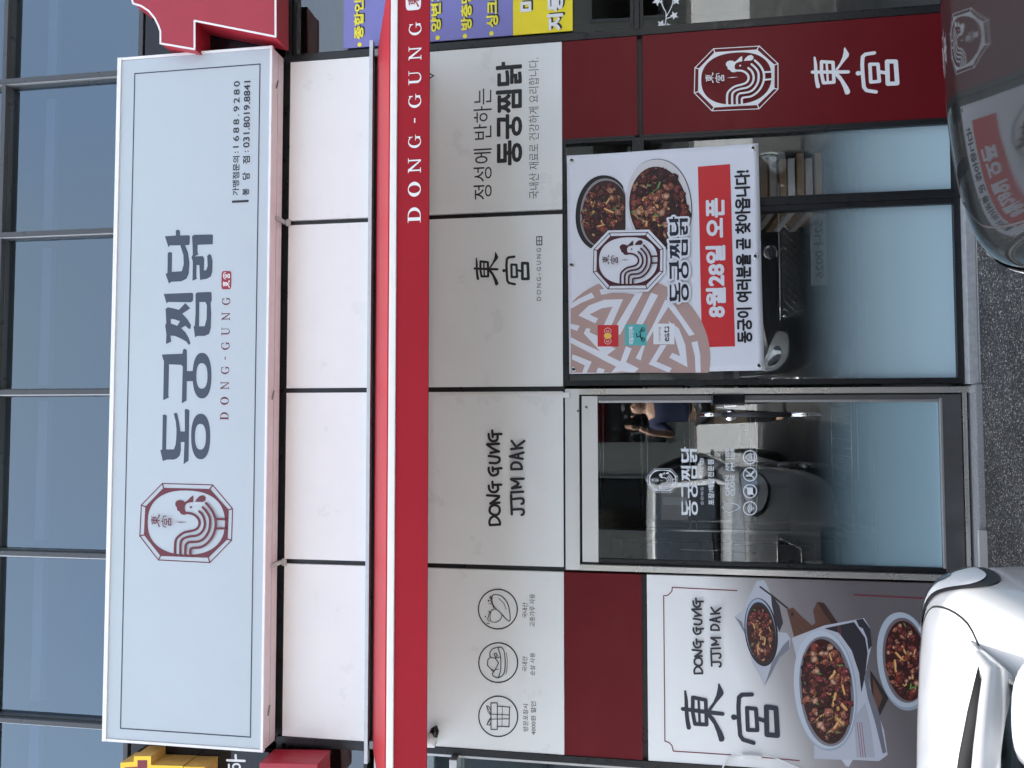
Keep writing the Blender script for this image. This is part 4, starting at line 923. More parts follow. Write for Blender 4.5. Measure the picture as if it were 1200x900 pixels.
# ---------------------------------------------------------------- inside the shop
M['iwall'] = mat('inner_wall', (.20, .20, .19, 1), .8, noise=.1, nscale=3); M['ifloor'] = mat('inner_floor', (.16, .15, .14, 1), .4, noise=.15, nscale=6)
M['card'] = mat('cardboard', (.42, .29, .17, 1), .8, noise=.15, nscale=20); M['cardw'] = mat('pale_carton', (.60, .52, .47, 1), .6, noise=.1, nscale=20)
M['wire'] = mat('wire', (.62, .64, .62, 1), .25, metal=1)
def st(name, *a): tag(boxo(name, *a[:6], M[a[6]], None, 0), kind='structure')
st('room_floor', -4.2, 4.4, .105, 4.2, .0, .03, 'ifloor'); st('room_ceiling', -4.2, 4.4, .105, 4.2, 2.75, 2.85, 'iwall')
st('room_wall', -4.2, 4.4, 4.21, 4.35, .0, HB, 'iwall'); st('room_wall', -4.35, -4.2, .0, 4.35, .0, HB, 'iwall'); st('room_wall', 4.4, 4.55, .0, 4.35, .0, HB, 'iwall')
st('room_wall', 2.072, 2.088, .115, 4.2, .03, 2.75, 'iwall'); st('room_wall', -1.812, -1.795, .115, 4.2, .03, 2.75, 'iwall')
st('roof', -4.35, 4.55, .502, 4.35, HB+.001, HB+.1, 'iwall')
st('room_wall', -4.2, -3.02, -.01, .10, .0, 4.56, 'cement'); st('room_wall', 3.32, 4.4, -.01, .10, .0, 4.56, 'cement')
st('room_wall', -4.35, -3.75, -.01, .10, 4.57, HB, 'cement'); st('room_wall', 4.02, 4.55, -.01, .10, 4.57, HB, 'cement')
st('room_floor', -4.2, 4.4, .105, 4.2, 4.45, 4.56, 'ifloor')
st('room_wall', -3.0, -1.82, .0, .09, .06, .89, 'cement')
rk = empty('wire_shelf', (-.2, 1.1, .03), 'chrome wire shelf rack standing inside behind the glass door', 'shelf rack')
for x in (-.72, .22):
    for y in (.85, 1.3): MB().tube([(x, y, .03), (x, y, 2.0)], .013, 8).build('post', M['wire'], rk, True)
for z in (.35, .95, 1.32, 1.62, 1.9):
    f = MB(); f.tube([(-.72, .85, z), (.22, .85, z), (.22, 1.3, z), (-.72, 1.3, z)], .006, 6, closed=True); f.tube([(-.72, .85, z-.035), (.22, .85, z-.035)], .004, 6)
    for i in range(19): x = -.72+.94*i/18; f.tube([(x, .85, z+.004), (x, 1.3, z+.004)], .0028, 4)
    f.build('shelf', M['wire'], rk, True)
def carton(x0, x1, y0, y1, z0, z1, m, lab, nm='carton', cat='box'):
    o = empty(nm, ((x0+x1)/2, (y0+y1)/2, z0), lab, cat)
    boxo('body', x0, x1, y0, y1, z0, z1, M[m], o, .003); boxo('tape', (x0+x1)/2-.025, (x0+x1)/2+.025, y0-.001, y0+.0, z0+.01, z1-.01, M['trim'], o, 0)
carton(-.10, .12, .9, 1.2, 1.91, 2.02, 'cardw', 'pale carton on the top wire shelf behind the door, right of the other')
carton(-.36, -.14, .9, 1.2, 1.91, 2.01, 'card', 'brown carton on the top wire shelf behind the door')
carton(-.05, .18, .9, 1.2, .96, 1.16, 'card', 'brown carton on the lower wire shelf behind the door handle')
carton(-.66, -.42, .9, 1.2, 1.33, 1.50, 'cardw', 'pale carton low at the left end of the wire shelf rack')
fr = empty('drinks_fridge', (-1.3, 2.6, .03), 'dark drinks fridge standing deep inside left of the wire rack', 'fridge')
boxo('cabinet', -1.65, -1.0, 2.3, 2.95, .03, 1.85, M['gloss'], fr, .01); boxo('door', -1.62, -1.03, 2.27, 2.298, .25, 1.75, M['grey'], fr, .005); boxo('handle', -1.1, -1.075, 2.235, 2.268, .7, 1.3, M['chrome'], fr, .004)
ct = empty('counter', (.9, 2.2, .03), 'steel kitchen counter inside behind the banner window', 'counter')
boxo('top', .2, 1.95, 1.9, 2.5, .86, .90, M['steelh'], ct, .003); boxo('cabinet', .25, 1.9, 1.95, 2.5, .04, .859, M['darksteel'], ct, .003); boxo('splashback', .2, 1.95, 2.5, 2.52, .9, 1.6, M['steelh'], ct, .002)
for i, (z, m) in enumerate(((.62, 'card'), (.67, 'cardw'), (.715, 'card'), (.765, 'trim'), (.81, 'card'), (.865, 'cardw'), (.915, 'card'), (.96, 'trim'), (1.01, 'card'), (1.06, 'card'))):
    random.seed(i); dx = random.uniform(-.02, .02)
    tag(boxo('flat_carton', 1.16+dx, 1.47+dx, .35, .8, z, z+.038, M[m], None, .002), {'card': 'brown', 'cardw': 'pale', 'trim': 'white'}[m]+' flat carton behind the narrow window, '+('lowest', 'second', 'third', 'fourth', 'fifth', 'sixth', 'seventh', 'eighth', 'ninth', 'topmost')[i]+(' of its stack' if i in (0, 9) else ' from the bottom of its stack'), 'carton', 'folded cartons stacked behind the narrow window')
tag(boxo('low_table', 1.14, 1.49, .33, .85, .58, .618, M['darksteel'], None, .003), 'low dark table under the stacked cartons behind the narrow window', 'table')
M['snack'] = mat('snack_red', lin(180, 40, 40), .35); M['snacky'] = mat('snack_yellow', lin(230, 210, 110), .35)
tag(boxo('food_packet', 1.15, 1.36, .12, .16, 1.55, 1.64, M['snacky'], None, .006), 'yellow food packet behind the small upper pane above the banner corner', 'packet')
tag(boxo('food_packet', 1.17, 1.40, .12, .16, 1.72, 1.92, M['snack'], None, .006), 'red food packet behind the small upper pane beside the banner', 'packet')
tag(boxo('packet_ledge', 1.13, 1.49, .105, .22, 1.68, 1.70, M['alu'], None, .002), 'thin metal ledge holding food packets inside the small upper pane', 'ledge')

# ---------------------------------------------------------------- parked cars
def paint(name, col, metal, rough, flake=0):
    m = mat(name, col, rough, metal=metal, coat=1, bump=0); t = m.node_tree; b = t.nodes['Principled BSDF']
    n = t.nodes.new('ShaderNodeTexNoise'); n.inputs['Scale'].default_value = 9; n.inputs['Detail'].default_value = 8
    g_ = t.nodes.new('ShaderNodeNewGeometry'); t.links.new(g_.outputs['Position'], n.inputs[0])
    r = t.nodes.new('ShaderNodeMapRange'); r.inputs[1].default_value = .35; r.inputs[2].default_value = .75; r.inputs[3].default_value = .02; r.inputs[4].default_value = .02+flake
    t.links.new(n.outputs[0], r.inputs[0]); t.links.new(r.outputs[0], b.inputs['Coat Roughness'])
    n2 = t.nodes.new('ShaderNodeTexNoise'); n2.inputs['Scale'].default_value = 160; t.links.new(g_.outputs['Position'], n2.inputs[0])
    bp = t.nodes.new('ShaderNodeBump'); bp.inputs['Strength'].default_value = .05*flake*10; bp.inputs['Distance'].default_value = .001
    t.links.new(n2.outputs[0], bp.inputs['Height']); t.links.new(bp.outputs[0], b.inputs['Coat Normal'])
    return m
M['pwhite'] = paint('white_car_paint', (.52, .53, .535, 1), 0, .35, .03)
M['pgrey'] = paint('grey_car_paint', (.008, .009, .010, 1), .0, .4, .03)
M['cowl'] = mat('cowl_plastic', (.007, .007, .008, 1), .8, spec=.1)
M['lampin'] = mat('lamp_reflector', (.80, .80, .80, 1), .35, metal=.2); M['plate'] = mat('number_plate', (.72, .74, .74, 1), .4)
def car(name, label, cx, yn, K, pm_, hood_lamps, grille, plate):
    root = empty(name, (cx, yn-2.2, 0), label, 'car')
    W_ = K['w']; st_ = K['st']
    pts = []; prof = lambda w, hc, hs, hb: [(0, hb), (.55*w, hb), (.90*w, hb+.02), (.985*w, hb+.16), (w, (hb+hs)*.5), (.985*w, hs-.12), (.955*w, hs-.045), (.90*w, hs+.005), (.80*w, hs+(hc-hs)*.45), (.55*w, hs+(hc-hs)*.8), (.25*w, hs+(hc-hs)*.97), (0, hc)]
    g_ = MB(); ringn = None; rings = []
    for (t_, w, hc, hs, hb) in st_:
        pr = prof(w*W_, hc, hs, hb); loop = [(x, z) for x, z in pr] + [(-x, z) for x, z in reversed(pr[1:-1])]
        n = len(g_.v); g_.v += [(cx+x, yn-t_, z) for x, z in loop]; rings.append((n, len(loop)))
    for (n0, k), (n1, _) in zip(rings, rings[1:]):
        for j in range(k): g_.f.append((n0+j, n0+(j+1) % k, n1+(j+1) % k, n1+j)); g_.mi.append(0)
    for (n, k), rev in ((rings[0], 0), (rings[-1], 1)):
        h = k//2
        for j in range(h):       # bridge left/right halves of the end ring
            a_, b_, c_, d_ = n+j, n+j+1, n+(k-j-1) % k, n+(k-j) % k
            f = [a_, b_, c_, d_]; f = [q for i, q in enumerate(f) if q not in f[:i]]
            if len(f) > 2: g_.f.append(tuple(f)); g_.mi.append(0)
    me = bpy.data.meshes.new('tmp'); me.from_pydata(g_.v, [], g_.f); bm = bmesh.new(); bm.from_mesh(me); bmesh.ops.recalc_face_normals(bm, faces=bm.faces); bm.to_mesh(me); bm.free()
    tmp = bpy.data.objects.new('tmp', me); COL.objects.link(tmp)
    s_ = tmp.modifiers.new('s', 'SUBSURF'); s_.levels = s_.render_levels = 3
    cutters = []
    for t_ in K['axle']:
        for sx in (-1, 1):
            q = MB(); q.tube([(cx+sx*(W_-.24), yn-t_, .33), (cx+sx*(W_+.1), yn-t_, .33)], .365, 40)
            co = q.build('cut', None); co.display_type = 'WIRE'; cutters.append(co)
            b_ = tmp.modifiers.new('b', 'BOOLEAN'); b_.operation = 'DIFFERENCE'; b_.object = co; b_.solver = 'EXACT'
    dg_ = bpy.context.evaluated_depsgraph_get(); ev = tmp.evaluated_get(dg_); bme = bpy.data.meshes.new_from_object(ev)
    bme.materials.clear(); bpy.data.objects.remove(tmp)
    for co in cutters: bpy.data.objects.remove(co)
    body = link('body', bme, pm_, root, True)
    bm = bmesh.new(); bm.from_mesh(bme); bvh = BVHTree.FromBMesh(bm)
    def hitpx(px, py):
        d = (RX*(450-py) - UP*(px-600) + FW*FPX).normalized(); h = bvh.ray_cast(EYE, d); return (h[0], h[1]) if h[0] else None
    def top(x, t_, off=.002):
        h = bvh.ray_cast(Vector((cx+x, yn-t_, 3)), Vector((0, 0, -1))); return h[0]+h[1]*off if h[0] else Vector((cx+x, yn-t_, .9))
    def front(x, z, off=.003):
        h = bvh.ray_cast(Vector((cx+x, yn+1.5, z)), Vector((0, -1, 0))); return h[0]+h[1]*off if h[0] else Vector((cx+x, yn, z))
    def side(sx, t_, z, off=.002):
        h = bvh.ray_cast(Vector((cx+sx*3, yn-t_, z)), Vector((-sx, 0, 0))); return h[0]+h[1]*off if h[0] else Vector((cx+sx*W_, yn-t_, z))
    def seam(ps, nm='seam', r=.0028): MB().tube(ps, r, 6).build(nm, M['blackplastic'], root, True)
    # bonnet seams
    hs_ = K['seam']
    for sx in (-1, 1): seam([top(sx*x, t_, -.0005) for x, t_ in catmull(hs_, 6)], 'bonnet_seam', .003)
    seam([top(x, K['noseseam'](x), .0) for x in [hs_[0][0]*(-1+2*i/24) for i in range(25)]], 'bonnet_seam', .003)
    # lamps: patches lying on the body skin
    for sx in (-1, 1):
        o2 = [(sx*x, z, t_) for x, z, t_ in hood_lamps]; n = len(o2)
        def skin(x, z, t_, off):
            src = Vector((cx+x*1.0, yn-t_-.0, z)); cen = Vector((cx+x*.55, yn-t_-.9, z-.25))
            dd = (src-cen).normalized(); h = bvh.ray_cast(src+dd*1.0, -dd); return h[0]+h[1]*off if h[0] else src
        c0 = tuple(sum(q[i] for q in o2)/n for i in range(3)); sm = catmull(o2, 5, True)
        for nm, sc_, off, mt in (('headlight', 1.0, .004, 'blackplastic'), ('reflector', .86, .006, 'lampin'), ('bulb_cover', .42, .008, 'chrome'), ('lens', .97, .011, 'lens')):
            f = MB(); k = len(sm); f.v.append(tuple(skin(*c0, off)))
            for r_ in range(1, 6):
                for q in sm: f.v.append(tuple(skin(*[c0[i]+(q[i]-c0[i])*r_/5*sc_ for i in range(3)], off)))
            for j in range(k): f.f.append((0, 1+j, 1+(j+1) % k)); f.mi.append(0)
            for r_ in range(4):
                for j in range(k): f.f.append((1+r_*k+j, 1+(r_+1)*k+j, 1+(r_+1)*k+(j+1) % k, 1+r_*k+(j+1) % k)); f.mi.append(0)
            o = f.build(nm, M[mt], root if nm == 'headlight' else lamp, True)
            if nm == 'headlight': lamp = o
            o2b = o
        f = None
    # grille
    gx, gz0, gz1 = grille; f = MB()
    NX_, NZ_ = 22, 8
    for j in range(NZ_+1):
        for i in range(NX_+1):
            z = gz0+(gz1-gz0)*j/NZ_; xw = gx*(.78+.22*j/NZ_); f.v.append(tuple(front(-xw+2*xw*i/NX_, z, .004)))
    for j in range(NZ_):
        for i in range(NX_): a_ = j*(NX_+1)+i; f.f.append((a_, a_+1, a_+NX_+2, a_+NX_+1)); f.mi.append(0)
    gr = f.build('grille', M['gloss'], root, True); f = MB()
    for i in range(-9, 10):
        xa, xb = i*gx/9-.10, i*gx/9+.10; 
        for s2 in (1, -1):
            pp_ = [(xa if s2 > 0 else xb)+((xb-xa)*s2)*q/5 for q in range(6)]
            ps = [front(max(-gx*.95, min(gx*.95, x)), gz0+.01+(gz1-gz0-.02)*q/5, .008) for q, x in enumerate(pp_)]
            f.tube(ps, .0026, 5)
    f.build('mesh_bars', M['chrome'], gr, True)
    fr_ = [front(x, z, .009) for x, z in [(-gx*.8, gz0), (gx*.8, gz0), (gx, gz1), (-gx, gz1)]]
    ed = []
    for a_, b_ in ((0,1), (1,2), (2,3), (3,0)):
        for q in range(8): pz = fr_[a_].lerp(fr_[b_], q/8); ed.append(front(pz.x-cx, pz.z, .009))
    MB().tube(ed, .006, 6, closed=True).build('grille_frame', M['chrome'], gr, True)
    # lower intake, plate, bumper lip
    f = MB()
    for j in range(4):
        for i in range(17): f.v.append(tuple(front(-.55*W_+1.1*W_*i/16, .27+.10*j/3, .004)))
    for j in range(3):
        for i in range(16): a_ = j*17+i; f.f.append((a_, a_+1, a_+18, a_+17)); f.mi.append(0)
    f.build('air_intake', M['blackplastic'], root, True)
    pc = front(0, plate[1], .0); yp_ = pc.y+.018
    pl = boxo('number_plate', cx-.26, cx+.26, yp_, yp_+.008, plate[1]-.055, plate[1]+.055, M['plate'], root, .003)
    td = text_data(plate[0], .03); me_ = Ink(); me_.mesh(td, (-.21, .21, plate[1]-.034, plate[1]+.034), lin(20, 22, 30))
    me_.v = [(cx-x, yp_+.0095-y, z) for x, y, z in me_.v]; me_.build('plate_lettering', pl, 0)
    # wheels
    for t_ in K['axle']:
        for sx in (-1, 1):
            x0 = cx+sx*(W_-.235); x1 = cx+sx*(W_-.02); wy = yn-t_
            wh = MB().tube([(x0, wy, .33), (x0+sx*.02, wy, .33), (x1-sx*.03, wy, .33), (x1, wy, .33)], [.29, .325, .325, .29], 40).build('wheel', M['rubber'], root, True)
            MB().tube([(x1-sx*.01, wy, .33), (x1+sx*.004, wy, .33)], .215, 32).build('rim', M['darksteel'], wh)
            for q in range(5):
                an = q*2*math.pi/5; MB().tube([(x1+sx*.008, wy, .33), (x1+sx*.006, wy+.2*math.cos(an), .33+.2*math.sin(an))], [.032, .022], 8).build('spoke', M['alu'], wh, True)
            MB().tube([(x1, wy, .33), (x1+sx*.016, wy, .33)], .035, 16).build('hub_cap', M['chrome'], wh, True)
    # cabin
    C = K['cab']     # stations: (t, z, half width) belt, and roof rail
    belt, roof = C['belt'], C['roof']
    V3 = lambda sx, q: Vector((cx+sx*q[2], yn-q[0], q[1]))
    def sheet(name, A, B, m, bulge=0, nA=12, nB=12, par=root):     # A, B: polylines of equal length
        f = MB(); k = len(A)
        for i, (p, q) in enumerate(zip(A, B)):
            for j in range(nB+1):
                u = j/nB; v = p.lerp(q, u); v = v+Vector(bulge)*(4*u*(1-u)) if bulge else v; f.v.append(tuple(v))
        for i in range(k-1):
            for j in range(nB): a_ = i*(nB+1)+j; f.f.append((a_, a_+1, a_+nB+2, a_+nB+1)); f.mi.append(0)
        return f.build(name, M[m] if isinstance(m, str) else m, par, True)
    # windscreen: from cowl to roof front, curved
    def arc(q, lead, n=14): return [Vector((cx+q[2]*(-1+2*i/n), yn-q[0]+lead*(1-(-1+2*i/n)**2), q[1]+.02*(1-(-1+2*i/n)**2))) for i in range(n+1)]
    sheet('windscreen', arc(belt[0], .16), arc(roof[0], .07), 'carglass', (0, .0, .03))
    sheet('rear_window', arc(belt[-1], -.10), arc(roof[-1], -.05), 'carglass', (0, 0, .02))
    RF = [arc(q, .07 if i == 0 else (-.05 if i == len(roof)-1 else 0)) for i, q in enumerate(roof)]
    f = MB()
    for r_ in RF: f.v += [tuple(v+Vector((0, 0, .012))) for v in r_]
    k = len(RF[0])
    for i in range(len(RF)-1):
        for j in range(k-1): a_ = i*k+j; f.f.append((a_, a_+1, a_+k+1, a_+k)); f.mi.append(0)
    rf = f.build('roof', pm_, root, True); sm_ = rf.modifiers.new('s', 'SUBSURF'); sm_.levels = sm_.render_levels = 2; so_ = rf.modifiers.new('t', 'SOLIDIFY'); so_.thickness = .02
    for sx in (-1, 1):
        bl = [V3(sx, q) for q in belt]; rl = [V3(sx, q) for q in roof]
        bl2 = [bl[0].lerp(bl[-1], i/8) for i in range(9)]
        tb = [q[0] for q in belt]
        def along(poly, ts):
            out_ = []
            for t_ in ts:
                for a_, b_ in zip(poly, poly[1:]):
                    if a_[0] <= t_ <= b_[0]+1e-6: u = (t_-a_[0])/(b_[0]-a_[0]); out_.append([a_[i]+(b_[i]-a_[i])*u for i in range(3)]); break
            return out_
        BB = along(belt, [belt[0][0]+(belt[-1][0]-belt[0][0])*i/12 for i in range(13)]); RR = along(roof, [roof[0][0]+(roof[-1][0]-roof[0][0])*i/12 for i in range(13)])
        sheet('side_window', [V3(sx, q) for q in BB], [V3(sx, q) for q in RR], 'carglass', (sx*.03, 0, 0))
        def bar(a_, b_, wid, nm='pillar', m=pm_, bul=.0):
            MB().tube([a_, a_.lerp(b_, .33)+Vector((sx*bul, 0, .02)), a_.lerp(b_, .66)+Vector((sx*bul, 0, .025)), b_], wid, 12).build(nm, m, root, True)
        MB().tube([bl[0]+Vector((0, .26, -.06)), bl[0]+Vector((0, .14, -.032)), bl[0]+Vector((0, .05, -.012))]+[bl[0].lerp(rl[0], q/8)+Vector((0, 0, .018*math.sin(q/8*math.pi))) for q in range(9)], [.008, .018, .025]+[.028]*9, 14).build('pillar', pm_, root, True)
        bar(bl[-1]+Vector((0, -.05, -.05)), rl[-1], [.08, .06, .05, .04])
        MB().tube([Vector(V3(sx, q)) for q in RR], .03, 10).build('roof_rail', pm_, root, True)
        MB().tube([Vector(V3(sx, q))+Vector((0, 0, -.005)) for q in BB], .014, 8).build('window_trim', M['gloss'], root, True)
        for t_ in K['bp']:
            qb, qr = along(belt, [t_])[0], along(roof, [min(t_+.05, roof[-1][0])])[0]; bar(V3(sx, qb)+Vector((sx*.008, 0, 0)), V3(sx, qr), [.028]*4, 'pillar', M['gloss'], .026)
        # doors: seams and handles
        for t_ in K['doors']: seam([side(sx, t_, z, .0) for z in [.38+.055*i for i in range(10)]], 'door_seam', .003)
        for t_ in K['handles']:
            h = side(sx, t_, .80, .0); MB().tube([h+Vector((0, .09, 0)), h+Vector((sx*.035, .06, 0)), h+Vector((sx*.035, -.06, 0)), h+Vector((0, -.09, 0))], .012, 8).build('door_handle', pm_, root, True)
        # mirror
        mt_, mx_, mz_ = K['mirror']; mc = Vector((cx+sx*mx_, yn-mt_, mz_))
        MB().tube([mc+Vector((-sx*.13, .0, -.10)), mc+Vector((-sx*.02, 0, -.04))], [.022, .03], 10).build('mirror_arm', M['blackplastic'], root, True)
        bm2 = bmesh.new(); bmesh.ops.create_uvsphere(bm2, u_segments=28, v_segments=18, radius=1)
        for v in bm2.verts:
            x, y, z = v.co; z = z*(1-.18*x*sx); y2 = y if y > 0 else y*.35
            ex = lambda c_: math.copysign(abs(c_)**.75, c_)
            v.co = (ex(x)*.115, y2*.10+.01, ex(z)*.078)
        me2 = bpy.data.meshes.new('mirror'); bm2.to_mesh(me2); bm2.free()
        mo = link('side_mirror', me2, pm_, None, True); mo.location = mc; mo.parent = root; mo.matrix_parent_inverse = world_of(root).inverted()
        low = MB(); lp_ = [mc+Vector((.110*math.cos(t_), -.034, .070*math.sin(t_))) for t_ in [2*math.pi*i/28 for i in range(28)]]
        f = MB().tube(lp_, .018, 8, closed=True).build('mirror_trim', M['cowl'], mo, True)
        q = MB(); q.v = [tuple(mc+Vector((0, -.038, 0)))]+[tuple(mc+Vector((.100*math.cos(t_), -.036, .066*math.sin(t_)))) for t_ in [2*math.pi*i/28 for i in range(28)]]
        q.f = [(0, 1+i, 1+(i+1) % 28) for i in range(28)]; q.mi = [0]*28; q.build('mirror_glass', M['chrome'], mo)
        MB().tube([side(sx, mt_-.05, mz_-.22, -.02), side(sx, mt_-.05, mz_-.08, -.03)], .03, 8).build('mirror_foot', M['blackplastic'], root, True)
    # wipers and cowl
    cw = arc((belt[0][0]-.03, belt[0][1]-.0, belt[0][2]), .16)
    MB().tube([v+Vector((0, .02, -.005)) for v in cw], .022, 8).build('cowl', M['cowl'], root, True)
    for x in (-.50, .02): MB().tube([Vector((cx+x, yn-belt[0][0]+.15, belt[0][1]+.035)), Vector((cx+x+.42, yn-belt[0][0]+.06, belt[0][1]+.055))], .006, 6).build('wiper', M['blackplastic'], root, True)
    bd = front(0, K['badge'], .004); MB().tube([bd, bd+Vector((0, .012, 0))], [.055, .05], 24).build('badge', M['chrome'], root, True)
    bm.free(); return root
KB = dict(w=.90, axle=(.88, 3.45), seam=[(.60, .20), (.70, .34), (.755, .60), (.775, .95)], noseseam=lambda x: .085+.10*(abs(x)/.6)**2,
  st=[(-.01, .50, .60, .56, .34), (.0, .66, .74, .66, .28), (.05, .80, .86, .76, .22), (.16, .90, .915, .82, .20), (.34, .955, .955, .865, .19), (.70, .99, .985, .905, .19), (1.05, 1.0, 1.0, .93, .19), (1.9, 1.0, 1.0, .95, .19), (3.0, 1.0, 1.02, .97, .19), (3.8, .98, 1.02, .97, .21), (4.15, .92, .98, .92, .26), (4.28, .78, .86, .82, .32), (4.30, .6, .74, .70, .40)],
  cab=dict(belt=[(1.02, .985, .79), (2.0, .99, .83), (3.2, 1.01, .82), (3.95, 1.03, .72)], roof=[(1.85, 1.46, .60), (2.5, 1.52, .61), (3.2, 1.50, .60), (3.72, 1.43, .56)]),
  bp=(2.2, 3.1), doors=(1.15, 2.15, 3.0), handles=(2.0, 2.9), mirror=(1.30, 1.06, 1.06), badge=.70)
KW = dict(KB, w=.89, axle=(.72, 3.25), seam=[(.63, .10), (.745, .22), (.775, .50), (.70, .70)], noseseam=lambda x: .045+.05*(abs(x)/.63)**2,
  st=[(-.01, .62, .62, .60, .34), (.0, .80, .80, .74, .28), (.04, .92, .875, .82, .22), (.12, .965, .915, .865, .20), (.30, .985, .94, .89, .19), (.55, 1.0, .965, .915, .19), (.85, 1.0, .985, .94, .19), (1.7, 1.0, 1.0, .96, .19), (2.8, 1.0, 1.02, .98, .19), (3.6, .98, 1.02, .97, .21), (3.95, .92, .98, .92, .26), (4.08, .78, .86, .82, .32), (4.10, .6, .74, .70, .40)],
  cab=dict(belt=[(.80, .985, .74), (1.8, 1.0, .82), (3.0, 1.01, .82), (3.75, 1.03, .72)], roof=[(1.80, 1.43, .59), (2.4, 1.49, .61), (3.0, 1.47, .60), (3.52, 1.41, .56)]),
  bp=(2.0, 2.9), doors=(1.0, 2.0, 2.85), handles=(1.85, 2.7), mirror=(1.17, .79, 1.035), badge=.74)
KG = dict(KB, st=[(t_, w, hc-.10*min(1, max(0, 1.6-t_)), hs-.10*min(1, max(0, 1.6-t_)), hb) for t_, w, hc, hs, hb in KB['st']], w=.90, mirror=(1.55, 1.06, 1.0), badge=.66,
  cab=dict(belt=[(1.22, .95, .78), (2.2, .96, .82), (3.3, .98, .80), (3.95, 1.0, .68)], roof=[(2.05, 1.36, .58), (2.6, 1.41, .60), (3.2, 1.40, .58), (3.6, 1.34, .52)]))
LAMP0 = [(.56, .74, .0), (.70, .80, .12), (.84, .82, .34), (.885, .79, .40), (.86, .70, .30), (.76, .65, .10), (.60, .66, .0)]
LAMP = [(.56, .82, .0), (.66, .875, .06), (.78, .885, .18), (.875, .87, .34), (.885, .80, .32), (.84, .73, .12), (.74, .70, .02), (.60, .74, .0)]
LAMPG = [(x, z-.12, t_) for x, z, t_ in LAMP0]
M['pgrey'].node_tree.nodes['Principled BSDF'].inputs['Specular IOR Level'].default_value = .0
car('parked_car', 'white hatchback parked nose to the shop in front of the food poster', -1.27, -1.55, KW, M['pwhite'], LAMP, (.42, .50, .66), ('38머 4172', .42))
car('parked_car', 'dark grey saloon parked nose to the shop, mirroring the banner in its bonnet', 1.20, -1.56, KG, M['pgrey'], LAMPG, (.50, .40, .60), ('52나 0026', .34))

# ---------------------------------------------------------------- across the street (seen mirrored in the glass)
ob = empty('street_building', (0, -16, 0), 'dark grey building across the street mirrored in the shop door glass', 'building')
M['brick'] = mat('dark_render', (.055, .06, .058, 1), .85, noise=.35, nscale=18, bump=.3, bscale=40)
boxo('wall', -22, 22, -24, -16, 0, 7.2, M['brick'], ob, 0); boxo('cornice', -22.1, 22.1, -16.0, -15.85, 6.9, 7.4, M['cement'], ob, 0)
for i in range(-9, 10):
    for z in (.6, 3.9):
        o = boxo('window', i*2.3-.75, i*2.3+.75, -15.99, -15.93, z, z+2.0, M['grey'], ob, 0); boxo('pane', i*2.3-.68, i*2.3+.68, -15.925, -15.91, z+.07, z+1.93, M['carglass'], o, 0)

# ---------------------------------------------------------------- the photographer (seen only mirrored in the door)
def skinbody(name, nodes, edges, radii, m, parent, lv=2):
    me = bpy.data.meshes.new(name); me.from_pydata(nodes, edges, []); o = link(name, me, m, parent)
    o.modifiers.new('skin', 'SKIN'); o.modifiers['skin'].use_smooth_shade = True
    for v, r in zip(me.skin_vertices[0].data, radii): v.radius = (r, r) if not isinstance(r, tuple) else r
    me.skin_vertices[0].data[0].use_root = True
    s_ = o.modifiers.new('sub', 'SUBSURF'); s_.levels = s_.render_levels = lv
    return o
px_, py_ = .10, -4.42
ph = empty('person', (px_, py_, 0), 'person in a dark navy top holding up a phone, mirrored in the door glass', 'person')
SK = mat('skin', (.45, .28, .20, 1), .5, noise=.06, nscale=30, bump=.05); NVY = mat('navy_cloth', (.010, .016, .05, 1), .85, bump=.3, bscale=60); TRO = mat('black_trousers', (.02, .02, .025, 1), .85, bump=.2); HAIR = mat('hair', (.015, .012, .01, 1), .5)
N = [(0,0,.95), (0,0,1.12), (0,0,1.30), (0,.01,1.42), (0,.015,1.50), (0,.03,1.58), (0,.035,1.68),
     (.17,.0,1.40), (.27,.08,1.20), (.16,.30,1.48), (.105,.37,1.60), (-.17,.0,1.40), (-.30,.08,1.20), (-.27,.30,1.46), (-.225,.37,1.58),
     (.09,0,.88), (.10,.02,.50), (.10,-.02,.09), (.10,.10,.04), (-.09,0,.88), (-.10,.02,.50), (-.10,-.02,.09), (-.10,.10,.04)]
E_ = [(0,1),(1,2),(2,3),(3,4),(4,5),(5,6),(3,7),(7,8),(8,9),(9,10),(3,11),(11,12),(12,13),(13,14),(0,15),(15,16),(16,17),(17,18),(0,19),(19,20),(20,21),(21,22)]
Rr = [(.15,.11), (.14,.10), (.17,.11), (.12,.09), .055, .08, .075, .065, .045, .036, .026, .065, .045, .036, .026, .09, .06, .042, .035, .09, .06, .042, .035]
P3 = lambda p: (px_+p[0], py_+p[1], p[2])
skinbody('body', [P3(p) for p in N], E_, Rr, SK, ph)
T_ = [0,1,2,3,7,8,11,12]; idx = {k: i for i, k in enumerate(T_)}
skinbody('shirt', [P3(N[i]) for i in T_], [(idx[a_], idx[b_]) for a_, b_ in E_ if a_ in idx and b_ in idx], [tuple(q*1.12+.01 for q in (Rr[i] if isinstance(Rr[i], tuple) else (Rr[i], Rr[i]))) for i in T_], NVY, ph)
T_ = [0,15,16,17,19,20,21]; idx = {k: i for i, k in enumerate(T_)}
skinbody('trousers', [P3(N[i]) for i in T_], [(idx[a_], idx[b_]) for a_, b_ in E_ if a_ in idx and b_ in idx], [tuple(q*1.12+.012 for q in (Rr[i] if isinstance(Rr[i], tuple) else (Rr[i], Rr[i]))) for i in T_], TRO, ph)
bm2 = bmesh.new(); bmesh.ops.create_icosphere(bm2, subdivisions=3, radius=1)
for v in bm2.verts:
    c_ = v.co; 
    if c_.y > .45 and c_.z < .45: c_.y = .45*.9
    if c_.z < -.35: c_.z = -.35
    v.co = (px_+c_.x*.093, py_+.025+c_.y*.105, 1.665+c_.z*.105)
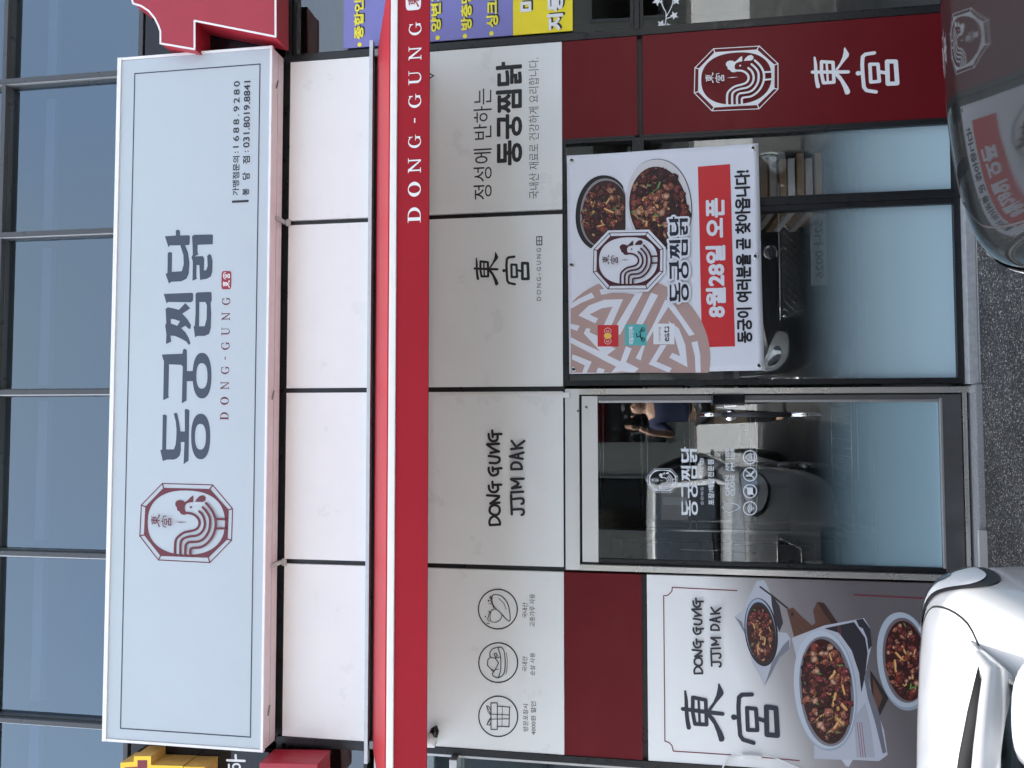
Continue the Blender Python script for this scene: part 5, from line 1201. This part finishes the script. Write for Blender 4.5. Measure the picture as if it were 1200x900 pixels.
me2 = bpy.data.meshes.new('hair'); bm2.to_mesh(me2); bm2.free(); link('hair', me2, HAIR, ph, True)
for sx, wx in ((1, .105), (-1, -.225)):            # hands: palm and five curled fingers round the phone edges
    hx_, hy_, hz_ = px_+wx, py_+.37, (1.60 if sx > 0 else 1.58)
    nodes = [(hx_, hy_, hz_), (hx_-sx*.008, hy_+.02, hz_+.05), (hx_-sx*.012, hy_+.03, hz_+.085)]; ed = [(0,1),(1,2)]; rr = [.022, (.030,.014), (.028,.012)]
    for q in range(4):
        n = len(nodes); zq = hz_+.075+.019*q; nodes += [(hx_-sx*.004, hy_+.045, zq), (hx_-sx*.02, hy_+.062, zq+.003), (hx_-sx*(.040+.003*(q % 2)), hy_+.060, zq+.004)]; ed += [(2, n), (n, n+1), (n+1, n+2)]; rr += [.0095, .0085, .007]
    n = len(nodes); nodes += [(hx_-sx*.02, hy_+.01, hz_+.075), (hx_-sx*.042, hy_+.008, hz_+.10)]; ed += [(1, n), (n, n+1)]; rr += [.011, .009]
    skinbody('hand', nodes, ed, rr, SK, ph, 1)
for nm, dx in (('ear', .088), ('ear', -.088)): MB().tube([(px_+dx, py_+.03, 1.62), (px_+dx*1.08, py_+.025, 1.66)], [.008, .014], 8).build(nm, SK, ph, True)
MB().tube([(px_, py_+.115, 1.665), (px_, py_+.142, 1.635)], [.008, .014], 8).build('nose', SK, ph, True)
for dx in (-.032, .032): MB().tube([(px_+dx, py_+.112, 1.675), (px_+dx, py_+.119, 1.675)], .009, 8).build('eye', HAIR, ph, True)
MB().tube([(px_-.022, py_+.119, 1.603), (px_, py_+.127, 1.601), (px_+.022, py_+.119, 1.603)], .005, 6).build('mouth', mat('lips', (.35, .12, .10, 1), .5), ph, True)
fo = empty('phone', (.02, -4.015, 1.68), 'dark phone held up in both hands of the person in navy', 'phone')
boxo('body', -.085, .075, -4.022, -4.013, 1.665, 1.742, M['gloss'], fo, .003)
boxo('camera_bump', -.018, .022, -4.0128, -4.009, 1.70, 1.738, M['darksteel'], fo, .001)
